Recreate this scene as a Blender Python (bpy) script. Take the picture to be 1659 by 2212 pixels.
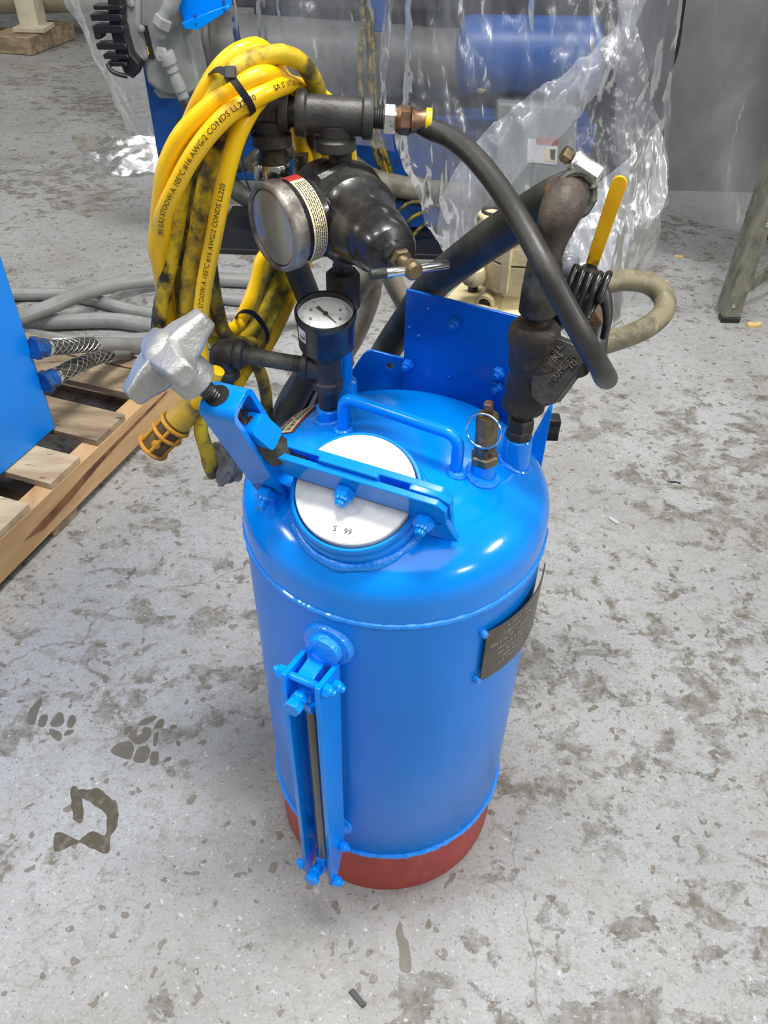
import bpy, bmesh, math, random
from mathutils import Vector, Matrix, noise, geometry
for o in list(bpy.data.objects): bpy.data.objects.remove(o)
S = bpy.context.scene
COL = S.collection
random.seed(7)
V = Vector
# ------------------------------------------------------------------ camera
W, H, F = 1659.0, 2212.0, 1700.0
CP = V((0.0, -0.59296, 1.06357))
CR = V((0.99941861, 0.03117167, 0.01381158))
CU = V((-0.03102961, 0.66374107, 0.74731851))
CW = V((-0.01412785, 0.7473126, -0.66432242))
cd = bpy.data.cameras.new('camera'); cam = bpy.data.objects.new('camera', cd); COL.objects.link(cam)
cd.sensor_fit = 'VERTICAL'; cd.sensor_height = 36.0; cd.lens = F / H * 36.0
cd.clip_start = 0.02; cd.clip_end = 60
cam.matrix_world = Matrix(((CR.x, CU.x, -CW.x, CP.x), (CR.y, CU.y, -CW.y, CP.y), (CR.z, CU.z, -CW.z, CP.z), (0, 0, 0, 1)))
S.camera = cam
# ------------------------------------------------------------------ light
wd = bpy.data.worlds.new('world'); S.world = wd; wd.use_nodes = True
bg = wd.node_tree.nodes['Background']; bg.inputs[0].default_value = (0.93, 0.97, 1.0, 1); bg.inputs[1].default_value = 0.22
def ceiling_lamp_or_fill(x, y, z, p, sx=1.2, sy=0.45, rz=0.0, aim=None):
    l = bpy.data.lights.new('ceiling_lamp_or_fill', 'AREA'); l.shape = 'RECTANGLE'; l.size = sx; l.size_y = sy; l.energy = p
    l.color = (1.0, 0.985, 0.955)
    o = bpy.data.objects.new('ceiling_lamp_or_fill', l); o.location = (x, y, z); o.rotation_euler = (0, 0, rz); COL.objects.link(o)
    if aim is not None:
        o.rotation_euler = (V(aim) - V((x, y, z))).to_track_quat('-Z', 'Y').to_euler()
ceiling_lamp_or_fill(0.2, 0.1, 4.4, 160, 1.3, 0.5)
ceiling_lamp_or_fill(0.8, -2.6, 4.6, 105, 4.0, 3.0)  # added soft fill standing in for light bounced off the ceiling, not a fixture
ceiling_lamp_or_fill(-2.6, -0.6, 4.6, 60, 1.3, 0.4)
ceiling_lamp_or_fill(5.9, -1.1, 4.2, 150, 1.2, 0.4, 1.57, (0, 0, 0.5))
ceiling_lamp_or_fill(6.2, -5.4, 4.2, 120, 1.2, 0.4, 0, (0, 0, 0.5))
ceiling_lamp_or_fill(-6.4, -0.5, 4.2, 80, 1.2, 0.4, 1.57, (0, 0, 0.5))
ceiling_lamp_or_fill(1.6, 4.4, 4.6, 18, 1.3, 0.5)
ceiling_lamp_or_fill(-3.4, 4.0, 4.6, 45, 1.3, 0.5)
S.view_settings.view_transform = 'Standard'; S.view_settings.look = 'None'
S.view_settings.exposure = 0.0; S.view_settings.gamma = 1.0; S.view_settings.use_curve_mapping = False

# ------------------------------------------------------------------ helpers
def ray(px, py): return CW + CR * ((px - W / 2) / F) + CU * ((H / 2 - py) / F)
def at(px, py, x=None, y=None, z=None, pl=None):
    d = ray(px, py)
    if z is not None: t = (z - CP.z) / d.z
    elif y is not None: t = (y - CP.y) / d.y
    elif x is not None: t = (x - CP.x) / d.x
    else: t = (V(pl[0]) - CP).dot(V(pl[1])) / d.dot(V(pl[1]))
    return CP + d * t
def perp(a):
    a = V(a).normalized(); h = V((0, 0, 1)) if abs(a.z) < .9 else V((1, 0, 0))
    u = h.cross(a).normalized(); return u, a.cross(u).normalized()
def spline(pts, k=6, closed=False):
    P = [V(p) for p in pts]; n = len(P); out = []
    rng = range(n if closed else n - 1)
    for i in rng:
        if closed: a, b, c, d = P[(i - 1) % n], P[i], P[(i + 1) % n], P[(i + 2) % n]
        else: a, b, c, d = P[max(i - 1, 0)], P[i], P[i + 1], P[min(i + 2, n - 1)]
        for j in range(k):
            t = j / k
            out.append(0.5 * ((2 * b) + (c - a) * t + (2 * a - 5 * b + 4 * c - d) * t * t + (3 * b - a - 3 * c + d) * t ** 3))
    if not closed: out.append(P[-1].copy())
    return out
class MB:
    def __init__(s): s.v = []; s.f = []
    def add(s, vs, fs):
        b = len(s.v); s.v += [V(v) for v in vs]; s.f += [tuple(i + b for i in f) for f in fs]; return s
    def box(s, c, ax, ay, az):
        c = V(c); ax, ay, az = V(ax), V(ay), V(az)
        vs = [c + ax * i + ay * j + az * k for k in (-1, 1) for j in (-1, 1) for i in (-1, 1)]
        fs = [(0, 2, 3, 1), (4, 5, 7, 6), (0, 1, 5, 4), (2, 6, 7, 3), (0, 4, 6, 2), (1, 3, 7, 5)]
        if ax.cross(ay).dot(az) < 0: fs = [f[::-1] for f in fs]
        return s.add(vs, fs)
    def abox(s, x0, x1, y0, y1, z0, z1):
        return s.box(((x0 + x1) / 2, (y0 + y1) / 2, (z0 + z1) / 2), ((x1 - x0) / 2, 0, 0), (0, (y1 - y0) / 2, 0), (0, 0, (z1 - z0) / 2))
    def lathe(s, o, axis, prof, n=24, u=None, cap=True):
        o = V(o); a = V(axis).normalized()
        if u is None: u, w = perp(a)
        else: u = (V(u) - a * V(u).dot(a)).normalized(); w = a.cross(u)
        vs = []; fs = []
        for r, h in prof:
            for i in range(n):
                t = 2 * math.pi * i / n
                vs.append(o + a * h + (u * math.cos(t) + w * math.sin(t)) * max(r, 1e-5))
        m = len(prof)
        for j in range(m - 1):
            for i in range(n):
                k = (i + 1) % n; fs.append((j * n + i, j * n + k, (j + 1) * n + k, (j + 1) * n + i))
        if cap:
            fs.append(tuple(range(n))[::-1]); fs.append(tuple((m - 1) * n + i for i in range(n)))
        return s.add(vs, fs)
    def cyl(s, a, b, r, r2=None, n=20):
        a, b = V(a), V(b); return s.lathe(a, b - a, [(r, 0), (r if r2 is None else r2, (b - a).length)], n)
    def tube(s, path, r, n=12, closed=False, cap=True):
        P = [V(p) for p in path]; m = len(P); vs = []; fs = []
        T = []
        for i in range(m):
            a = P[(i - 1) % m] if closed else P[max(i - 1, 0)]; b = P[(i + 1) % m] if closed else P[min(i + 1, m - 1)]
            T.append((b - a).normalized())
        u, _ = perp(T[0])
        for i in range(m):
            u = (u - T[i] * u.dot(T[i])).normalized(); w = T[i].cross(u)
            rr = r(i / max(1, m - 1)) if callable(r) else (r[i] if isinstance(r, (list, tuple)) else r)
            for k in range(n):
                t = 2 * math.pi * k / n; vs.append(P[i] + (u * math.cos(t) + w * math.sin(t)) * rr)
        for i in range(m if closed else m - 1):
            j = (i + 1) % m
            for k in range(n):
                l = (k + 1) % n; fs.append((i * n + k, i * n + l, j * n + l, j * n + k))
        if cap and not closed:
            fs.append(tuple(range(n))[::-1]); fs.append(tuple((m - 1) * n + k for k in range(n)))
        return s.add(vs, fs)
    def prism(s, loops, o, ux, uy, uz):
        """loops: [outer, hole, ...] of 2-d points; extruded by the vector uz"""
        o, ux, uy, uz = V(o), V(ux), V(uy), V(uz)
        if ux.cross(uy).dot(uz) < 0: pass
        L3 = [[V((p[0], p[1], 0)) for p in l] for l in loops]
        flat = [p for l in L3 for p in l]; tri = geometry.tessellate_polygon(L3)
        n = len(flat); vs = [o + ux * p.x + uy * p.y for p in flat]; vs += [v + uz for v in vs]
        fs = []
        for t in tri:
            a, b, c = (flat[i] for i in t)
            cr = (b.x - a.x) * (c.y - a.y) - (b.y - a.y) * (c.x - a.x)
            t = tuple(t) if cr > 0 else tuple(t)[::-1]
            fs.append(t[::-1]); fs.append(tuple(i + n for i in t))
        k = 0
        for li, l in enumerate(L3):
            m = len(l); ar = sum(l[i].x * l[(i + 1) % m].y - l[(i + 1) % m].x * l[i].y for i in range(m))
            for i in range(m):
                j = (i + 1) % m; q = (k + i, k + j, k + j + n, k + i + n)
                fs.append(q if (ar > 0) == (li == 0) else q[::-1])
            k += m
        if ux.cross(uy).dot(uz) < 0: fs = [f[::-1] for f in fs]
        return s.add(vs, fs)
    def build(s, name, m, parent=None, bevel=0, smooth=True, ang=38, seg=2, label=None):
        me = bpy.data.meshes.new(name)
        off = V((0, 0, 0)); p = parent
        while p is not None: off += p.location; p = p.parent
        me.from_pydata([v - off for v in s.v], [], s.f); me.update()
        if smooth:
            me.polygons.foreach_set('use_smooth', [True] * len(me.polygons)); me.set_sharp_from_angle(angle=math.radians(ang))
        o = bpy.data.objects.new(name, me); COL.objects.link(o)
        if m is not None: me.materials.append(M[m] if isinstance(m, str) else m)
        if parent is not None: o.parent = parent
        if bevel:
            b = o.modifiers.new('bevel', 'BEVEL'); b.width = bevel; b.segments = seg; b.limit_method = 'ANGLE'; b.angle_limit = math.radians(40)
        if label: o['label'] = label
        return o
def thing(name, label, cat, loc=(0, 0, 0), group=None):
    o = bpy.data.objects.new(name, None); o.empty_display_size = .05; COL.objects.link(o); o.location = loc
    o['label'] = label; o['category'] = cat
    if group: o['group'] = group
    return o
def tag(o, label, cat, group=None):
    o['label'] = label; o['category'] = cat
    if group: o['group'] = group
    return o
def hexn(mb, p, axis, r, h, n=6, u=None):
    """hexagon with chamfered rim"""
    return mb.lathe(p, axis, [(r * .86, 0), (r, h * .12), (r, h * .85), (r * .84, h)], n, u)
def nut(p, axis, r, name='nut', m='blue', parent=None, stub=.5):
    mb = MB(); hexn(mb, p, axis, r, r * 1.05)
    mb.lathe(V(p) + V(axis).normalized() * r * 1.0, axis, [(r * .8, 0), (r * .72, r * .3), (r * .5, r * .36)], 18)
    mb.lathe(V(p) + V(axis).normalized() * r * 1.2, axis, [(r * .52, 0), (r * .52, r * stub), (r * .42, r * (stub + .12))], 14)
    return mb.build(name, m, parent, ang=30)
def thread(mb, a, b, r, pitch, n=18):
    a, b = V(a), V(b); L = (b - a).length; k = int(L / pitch); prof = []
    for i in range(k):
        h = L * i / k; prof += [(r * .86, h), (r, h + pitch * .38), (r, h + pitch * .6)]
    prof.append((r * .86, L)); return mb.lathe(a, b - a, prof, n)
def text_geo(t, size, extrude=0.0, align='LEFT', res=2):
    c = bpy.data.curves.new('t', 'FONT'); c.body = t; c.size = size; c.extrude = extrude; c.align_x = align; c.resolution_u = res
    o = bpy.data.objects.new('t', c); COL.objects.link(o)
    bpy.context.view_layer.update()
    me = bpy.data.meshes.new_from_object(o)
    vs = [v.co.copy() for v in me.vertices]; fs = [tuple(p.vertices) for p in me.polygons]
    bpy.data.objects.remove(o); bpy.data.meshes.remove(me); bpy.data.curves.remove(c)
    return vs, fs
def text_on_tube(t, size, path, s0, r, roll=0.0, lift=.0003, shift=0.0):
    """letters wrapped on a cord: x runs along the path, y round the jacket"""
    vs, fs = text_geo(t, size)
    cum = [0.0]
    for a, b in zip(path, path[1:]): cum.append(cum[-1] + (b - a).length)
    out = []
    for v in vs:
        s = min(max(s0 + v.x, 0), cum[-1] - 1e-6)
        i = 0
        while i < len(cum) - 2 and cum[i + 1] < s: i += 1
        f = (s - cum[i]) / max(1e-9, cum[i + 1] - cum[i]); p = path[i].lerp(path[i + 1], f)
        a = path[max(i - 1, 0)]; b = path[min(i + 2, len(path) - 1)]
        tg = (b - a).normalized(); n = CP - p; n = (n - tg * n.dot(tg)).normalized(); w = n.cross(tg)
        th = (v.y - size * .35 + shift) / r + roll
        out.append(p + (n * math.cos(th) + w * math.sin(th)) * (r + lift))
    return out, fs
# ------------------------------------------------------------------ materials
M = {}
def L3(c): return (c[0], c[1], c[2], 1)
def mat(name, base, rough=.5, metal=0.0, alt=None, sc=20, lo=.45, hi=.6, alt2=None, sc2=60, lo2=.55, hi2=.65, bump=0.0, bsc=150, coat=0.0, spec=.5, st=(1, 1, 1), rough2=None, dist=0.0):
    m = bpy.data.materials.new(name); m.use_nodes = True; nt = m.node_tree; N = nt.nodes; Lk = nt.links
    b = N['Principled BSDF']; b.inputs['Roughness'].default_value = rough; b.inputs['Metallic'].default_value = metal
    b.inputs['Base Color'].default_value = L3(base); b.inputs['Coat Weight'].default_value = coat; b.inputs['Coat Roughness'].default_value = .08
    b.inputs['Specular IOR Level'].default_value = spec
    tc = N.new('ShaderNodeTexCoord'); mp = N.new('ShaderNodeMapping'); mp.inputs['Scale'].default_value = st
    Lk.new(tc.outputs['Object'], mp.inputs[0]); cur = None
    def nz(scale, det=6, rg=.6):
        n = N.new('ShaderNodeTexNoise'); n.inputs['Scale'].default_value = scale; n.inputs['Detail'].default_value = det; n.inputs['Roughness'].default_value = rg
        n.inputs['Distortion'].default_value = dist
        Lk.new(mp.outputs[0], n.inputs['Vector']); return n
    for al, s_, l_, h_ in ((alt, sc, lo, hi), (alt2, sc2, lo2, hi2)):
        if al is None: continue
        n = nz(s_); mr = N.new('ShaderNodeMapRange'); mr.inputs[1].default_value = l_; mr.inputs[2].default_value = h_
        Lk.new(n.outputs[0], mr.inputs[0]); mx = N.new('ShaderNodeMix'); mx.data_type = 'RGBA'
        Lk.new(mr.outputs[0], mx.inputs[0])
        if cur is None: mx.inputs[6].default_value = L3(base)
        else: Lk.new(cur, mx.inputs[6])
        mx.inputs[7].default_value = L3(al); cur = mx.outputs[2]
        if rough2 is not None and al is alt:
            mf = N.new('ShaderNodeMix'); mf.inputs[2].default_value = rough; mf.inputs[3].default_value = rough2
            Lk.new(mr.outputs[0], mf.inputs[0]); Lk.new(mf.outputs[0], b.inputs['Roughness'])
    if cur is not None: Lk.new(cur, b.inputs['Base Color'])
    if bump:
        n = nz(bsc, 4); bp = N.new('ShaderNodeBump'); bp.inputs['Strength'].default_value = bump; bp.inputs['Distance'].default_value = .002
        Lk.new(n.outputs[0], bp.inputs['Height']); Lk.new(bp.outputs[0], b.inputs['Normal'])
    M[name] = m; return m
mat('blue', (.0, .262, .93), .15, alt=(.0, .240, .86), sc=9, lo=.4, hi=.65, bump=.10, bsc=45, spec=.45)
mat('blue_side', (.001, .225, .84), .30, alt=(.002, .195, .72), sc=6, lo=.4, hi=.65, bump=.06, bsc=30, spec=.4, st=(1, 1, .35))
mat('blue_weld', (.0, .27, .95), .2, bump=1.0, bsc=220, coat=.5)
mat('blue_plate', (.001, .14, .66), .26, alt=(.001, .115, .54), sc=12, bump=.1, bsc=60, coat=.3)
mat('blue_cab', (.0, .27, .95), .35, alt=(.0, .24, .88), sc=3)
mat('blue_mid', (.003, .075, .30), .4, alt=(.003, .06, .24), sc=6)
mat('blue_old', (.004, .085, .36), .45, alt=(.004, .065, .27), sc=8, alt2=(.03, .05, .1), sc2=30)
mat('red', (.43, .048, .038), .5, alt=(.34, .038, .032), sc=18, alt2=(.42, .08, .06), sc2=40, lo2=.6, hi2=.75, bump=.1, bsc=80, st=(1, 1, .4))
mat('white_lid', (.80, .80, .76), .38, alt=(.54, .56, .53), sc=16, lo=.46, hi=.7, alt2=(.36, .30, .2), sc2=38, lo2=.63, hi2=.75, bump=.12, bsc=180, dist=1.2)
mat('stamp', (.08, .065, .05), .7)
mat('alu', (.50, .50, .49), .42, .7, alt=(.34, .34, .34), sc=28, lo=.5, hi=.72, bump=.35, bsc=260)
mat('chrome', (.72, .72, .7), .18, 1.0, alt=(.4, .38, .34), sc=60, lo=.55, hi=.7)
mat('bright_zinc', (.8, .79, .75), .3, .9, alt=(.2, .19, .17), sc=70, lo=.55, hi=.65)
mat('thread', (.16, .145, .13), .4, .8, alt=(.05, .045, .04), sc=80)
mat('iron', (.045, .042, .04), .5, .35, alt=(.085, .08, .075), sc=35, lo=.45, hi=.7, bump=.35, bsc=260)
mat('iron_grey', (.075, .073, .07), .45, .35, alt=(.045, .042, .04), sc=25, alt2=(.16, .10, .06), sc2=35, lo2=.6, hi2=.72, bump=.25, bsc=240)
mat('iron_rust', (.04, .036, .032), .55, .3, alt=(.13, .085, .05), sc=38, lo=.52, hi=.68, alt2=(.26, .13, .05), sc2=55, lo2=.64, hi2=.72, bump=.5, bsc=220)
mat('iron_worn', (.20, .185, .16), .45, .4, alt=(.07, .065, .055), sc=90)
mat('rust', (.13, .075, .04), .65, .3, alt=(.05, .035, .025), sc=70, alt2=(.35, .17, .06), sc2=90, lo2=.6, hi2=.7, bump=.5, bsc=300)
mat('elbow_rust', (.12, .095, .07), .5, .3, alt=(.05, .043, .035), sc=24, lo=.45, hi=.62, alt2=(.30, .15, .055), sc2=30, lo2=.62, hi2=.7, bump=.4, bsc=200)
mat('iron_dirty', (.05, .05, .042), .55, .2, alt=(.12, .12, .095), sc=40, lo=.5, hi=.72, alt2=(.015, .015, .013), sc2=24, lo2=.55, hi2=.65, bump=.4, bsc=220)
mat('black_gloss', (.012, .012, .014), .28, 0, alt=(.045, .043, .04), sc=34, lo=.48, hi=.68, alt2=(.20, .19, .16), sc2=60, lo2=.68, hi2=.75, bump=.1, bsc=150, coat=.3)
mat('black_paint', (.016, .016, .018), .35, 0, alt=(.05, .048, .045), sc=30, lo=.52, hi=.7, alt2=(.25, .24, .2), sc2=70, lo2=.7, hi2=.76, bump=.25, bsc=200)
mat('black_plastic', (.012, .012, .013), .42)
mat('brass', (.22, .17, .095), .42, .75, alt=(.10, .08, .05), sc=45, lo=.45, hi=.6, alt2=(.32, .26, .16), sc2=80, lo2=.62, hi2=.7, bump=.3, bsc=250)
mat('copper', (.30, .17, .10), .4, .75, alt=(.12, .07, .045), sc=60, alt2=(.6, .38, .16), sc2=50, lo2=.6, hi2=.7)
mat('gauge_face', (.8, .81, .8), .5, alt=(.5, .5, .48), sc=60, lo=.5, hi=.75)
mat('gauge_ink', (.25, .25, .25), .7)
mat('needle', (.11, .1, .09), .5)
mat('haze_glass', (.38, .37, .34), .16, 0, alt=(.24, .23, .205), sc=18, lo=.4, hi=.7, bump=.05, bsc=40, coat=.25)
mat('bezel', (.30, .28, .25), .42, .6, alt=(.15, .13, .11), sc=50, bump=.2, bsc=200)
mat('label_cream', (.82, .70, .42), .5)
mat('label_red', (.42, .035, .03), .5)
mat('label_white', (.74, .72, .68), .5, alt=(.3, .12, .08), sc=120, lo=.6, hi=.7)
mat('ink', (.02, .02, .02), .6)
mat('ink_red', (.35, .04, .01), .6)
mat('yellow', (.92, .56, .002), .32, alt=(.86, .45, .002), sc=16, lo=.5, hi=.75, alt2=(.3, .18, .02), sc2=70, lo2=.69, hi2=.76, bump=.06, bsc=90)
mat('yellow_dirty', (.66, .47, .010), .5, alt=(.10, .08, .03), sc=38, lo=.46, hi=.62, alt2=(.02, .018, .012), sc2=24, lo2=.56, hi2=.66, bump=.2, bsc=160)
mat('yellow_dark', (.30, .22, .02), .55, alt=(.05, .042, .02), sc=42, lo=.42, hi=.56, alt2=(.55, .38, .02), sc2=70, lo2=.6, hi2=.7, bump=.2, bsc=160)
mat('yellow_plug', (.46, .29, .03), .5, alt=(.16, .11, .03), sc=34, lo=.5, hi=.66)
mat('plug_orange', (.56, .26, .02), .5, alt=(.25, .13, .03), sc=50, lo=.5, hi=.7)
mat('plug_dark', (.09, .055, .02), .6, alt=(.22, .12, .03), sc=60, lo=.5, hi=.66)
mat('yellow_lever', (.90, .50, .003), .38, alt=(.82, .42, .003), sc=30, alt2=(.12, .08, .02), sc2=45, lo2=.56, hi2=.66)
mat('yellow_ring', (.70, .55, .02), .45, alt=(.2, .16, .03), sc=90, lo=.58, hi=.68)
mat('rubber', (.028, .026, .024), .42, alt=(.055, .05, .045), sc=30, lo=.5, hi=.7, bump=.12, bsc=140)
mat('rubber_green', (.032, .032, .024), .5, alt=(.075, .072, .055), sc=26, lo=.48, hi=.68, alt2=(.03, .12, .02), sc2=34, lo2=.64, hi2=.72, bump=.25, bsc=160)
mat('rubber_olive', (.22, .195, .12), .5, alt=(.10, .088, .06), sc=32, lo=.45, hi=.6, alt2=(.44, .38, .2), sc2=60, lo2=.62, hi2=.72, bump=.25, bsc=180)
mat('rubber_tan', (.25, .23, .17), .5, alt=(.13, .12, .09), sc=24, lo=.45, hi=.65, bump=.2, bsc=160)
mat('rubber_dark', (.055, .053, .04), .5, alt=(.03, .03, .024), sc=24, lo=.45, hi=.65, bump=.2, bsc=160)
mat('conduit', (.27, .275, .265), .36, alt=(.2, .205, .195), sc=14, lo=.45, hi=.65, alt2=(.07, .07, .06), sc2=50, lo2=.68, hi2=.74)
mat('wire_mesh', (.55, .55, .53), .35, .9)
mat('cable_tie', (.014, .014, .015), .45)
mat('teal_wire', (.05, .16, .22), .5)
mat('cream', (.66, .56, .33), .5, alt=(.5, .41, .22), sc=22, lo=.45, hi=.65, alt2=(.13, .09, .04), sc2=45, lo2=.6, hi2=.7, bump=.35, bsc=200)
mat('cream_light', (.64, .58, .44), .5, alt=(.52, .46, .34), sc=8)
mat('grey_cast', (.30, .31, .30), .45, alt=(.24, .25, .24), sc=12, bump=.1, bsc=80)
mat('grey_drum', (.14, .14, .128), .5, alt=(.10, .10, .092), sc=6)
mat('grey_box', (.25, .27, .25), .5, alt=(.2, .22, .2), sc=5)
mat('dark_machine', (.010, .010, .014), .6, alt=(.016, .016, .02), sc=6)
mat('wood_new', (.62, .40, .20), .6, alt=(.52, .32, .15), sc=6, lo=.4, hi=.62, alt2=(.20, .10, .05), sc2=3, lo2=.62, hi2=.7, bump=.2, bsc=60, st=(4, .5, 8))
mat('wood_old', (.40, .30, .19), .7, alt=(.22, .16, .10), sc=7, lo=.42, hi=.6, alt2=(.10, .075, .05), sc2=18, lo2=.58, hi2=.68, bump=.35, bsc=70, st=(.8, 3, 3))
mat('wood_deck', (.58, .46, .30), .65, alt=(.40, .29, .17), sc=6, lo=.45, hi=.65, alt2=(.10, .08, .06), sc2=26, lo2=.64, hi2=.7, bump=.3, bsc=70, st=(.8, 3, 3))
mat('wood_stain', (.25, .11, .045), .6, alt=(.10, .04, .02), sc=20)
mat('ladder', (.20, .20, .15), .55, .2, alt=(.12, .12, .09), sc=30, alt2=(.36, .35, .28), sc2=50, lo2=.6, hi2=.7, st=(1, 1, .5))
mat('nameplate', (.15, .135, .105), .38, .75, alt=(.11, .10, .08), sc=25)
mat('name_mark', (.62, .58, .48), .3, .8)
mat('glass_rod', (.10, .082, .05), .18, 0, alt=(.05, .04, .022), sc=20, st=(1, 1, .4), coat=.5)
mat('stain', (.125, .108, .082), .4, alt=(.17, .152, .122), sc=60, lo=.5, hi=.75)
mat('stain_wet', (.085, .07, .042), .35, alt=(.16, .14, .10), sc=90, lo=.5, hi=.7)
mat('chip_wood', (.65, .45, .18), .7)
mat('paper_scrap', (.45, .46, .48), .6)
mat('glove', (.30, .29, .26), .5, alt=(.14, .14, .125), sc=50, bump=.5, bsc=90)
mat('bubble', (.30, .31, .36), .15, 0, alt=(.18, .18, .22), sc=60, bump=.4, bsc=120)

def floor_mat():
    m = bpy.data.materials.new('painted_concrete'); m.use_nodes = True; nt = m.node_tree; N = nt.nodes; Lk = nt.links
    b = N['Principled BSDF']; tc = N.new('ShaderNodeTexCoord')
    def nz(scale, det=6, rg=.6, dist=0.0, off=0, st=(1, 1, 1)):
        mp = N.new('ShaderNodeMapping'); mp.inputs['Location'].default_value = (off, off * .7, 0); mp.inputs['Scale'].default_value = st
        Lk.new(tc.outputs['Object'], mp.inputs[0])
        n = N.new('ShaderNodeTexNoise'); n.inputs['Scale'].default_value = scale; n.inputs['Detail'].default_value = det
        n.inputs['Roughness'].default_value = rg; n.inputs['Distortion'].default_value = dist; Lk.new(mp.outputs[0], n.inputs['Vector']); return n.outputs[0]
    def rng(x, lo, hi, a=0.0, bb=1.0):
        r = N.new('ShaderNodeMapRange'); r.inputs[1].default_value = lo; r.inputs[2].default_value = hi; r.inputs[3].default_value = a; r.inputs[4].default_value = bb
        Lk.new(x, r.inputs[0]); return r.outputs[0]
    def math_(op, a, c):
        n = N.new('ShaderNodeMath'); n.operation = op
        for i, q in enumerate((a, c)):
            if isinstance(q, (int, float)): n.inputs[i].default_value = q
            else: Lk.new(q, n.inputs[i])
        return n.outputs[0]
    def mix(fac, a, c):
        n = N.new('ShaderNodeMix'); n.data_type = 'RGBA'
        Lk.new(fac, n.inputs[0])
        for i, q in ((6, a), (7, c)):
            if isinstance(q, tuple): n.inputs[i].default_value = L3(q)
            else: Lk.new(q, n.inputs[i])
        return n.outputs[2]
    col = mix(rng(nz(1.6, 5), .35, .65), (.415, .425, .432), (.315, .323, .330))
    col = mix(rng(nz(7, 6, .65, 0, 3), .45, .75, 0, .55), col, (.36, .345, .31))
    col = mix(rng(nz(60, 4, .7, 0, 9), .52, .68, 0, .7), col, (.235, .22, .19))
    col = mix(rng(nz(28, 6, .75, .8, 77, (1, 1.5, 1)), .55, .62, 0, .55), col, (.20, .18, .145))
    col = mix(rng(nz(1.3, 6, .7, .6, 87), .48, .66, 0, .62), col, (.205, .19, .158))
    col = mix(rng(nz(260, 3, .8, 0, 93), .42, .72, 0, .5), col, (.20, .19, .17))
    # worn patches: crisp flakes inside broad areas
    area = rng(nz(1.9, 4, .6, 0, 21), .36, .62)
    flk = nz(13, 9, .72, .35, 5, (1, 1.25, 1))
    thr = math_('SUBTRACT', flk, math_('MULTIPLY', math_('SUBTRACT', 1.0, area), .16))
    worn = rng(thr, .475, .515)
    wcol = mix(rng(nz(24, 5, .6, 0, 31), .4, .65), (.092, .078, .054), (.165, .146, .112))
    col = mix(math_('MULTIPLY', worn, rng(nz(34, 5, .75, 0, 99), .36, .60, .15, .92)), col, wcol)
    # small pits and chips
    v = N.new('ShaderNodeTexVoronoi'); v.inputs['Scale'].default_value = 34; v.inputs['Randomness'].default_value = 1
    dv = N.new('ShaderNodeVectorMath'); dv.operation = 'ADD'
    nv = N.new('ShaderNodeTexNoise'); nv.inputs['Scale'].default_value = 55; nv.inputs['Detail'].default_value = 3; Lk.new(tc.outputs['Object'], nv.inputs['Vector'])
    vs_ = N.new('ShaderNodeVectorMath'); vs_.operation = 'SCALE'; vs_.inputs['Scale'].default_value = .035; Lk.new(nv.outputs['Color'], vs_.inputs[0])
    Lk.new(tc.outputs['Object'], dv.inputs[0]); Lk.new(vs_.outputs[0], dv.inputs[1]); Lk.new(dv.outputs[0], v.inputs['Vector'])
    sz = rng(nz(70, 1, .5, 0, 13), .38, .72, 0, .38)
    pit = rng(math_('SUBTRACT', sz, v.outputs['Distance']), -.02, .03)
    col = mix(math_('MULTIPLY', pit, .85), col, (.15, .125, .095))
    sp = rng(nz(190, 3, .7, 0, 17), .60, .67); col = mix(math_('MULTIPLY', sp, .75), col, (.09, .08, .065))
    wh = rng(nz(120, 3, .75, .5, 41), .62, .69); col = mix(math_('MULTIPLY', wh, .6), col, (.62, .63, .64))
    # hairline cracks
    v2 = N.new('ShaderNodeTexVoronoi'); v2.feature = 'DISTANCE_TO_EDGE'; v2.inputs['Scale'].default_value = .85
    n2 = N.new('ShaderNodeTexNoise'); n2.inputs['Scale'].default_value = 5; n2.inputs['Detail'].default_value = 6; Lk.new(tc.outputs['Object'], n2.inputs['Vector'])
    s2 = N.new('ShaderNodeVectorMath'); s2.operation = 'SCALE'; s2.inputs['Scale'].default_value = .16; Lk.new(n2.outputs['Color'], s2.inputs[0])
    a2 = N.new('ShaderNodeVectorMath'); a2.operation = 'ADD'; Lk.new(tc.outputs['Object'], a2.inputs[0]); Lk.new(s2.outputs[0], a2.inputs[1]); Lk.new(a2.outputs[0], v2.inputs['Vector'])
    crk = math_('MULTIPLY', rng(v2.outputs['Distance'], .0016, .0006), rng(nz(2.5, 3, .5, 0, 51), .50, .56)); col = mix(math_('MULTIPLY', crk, .5), col, (.10, .085, .065))
    Lk.new(col, b.inputs['Base Color'])
    Lk.new(math_('ADD', rng(nz(9, 4, .6, 0, 61), .3, .7, .36, .5), math_('MULTIPLY', worn, .08)), b.inputs['Roughness'])
    hgt = math_('SUBTRACT', math_('MULTIPLY', nz(110, 5, .7, 0, 71), .5), math_('ADD', math_('MULTIPLY', worn, .5), math_('MULTIPLY', pit, .6)))
    bp = N.new('ShaderNodeBump'); bp.inputs['Strength'].default_value = .5; bp.inputs['Distance'].default_value = .0016; Lk.new(hgt, bp.inputs['Height']); Lk.new(bp.outputs[0], b.inputs['Normal'])
    M['floor'] = m
floor_mat()
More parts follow.
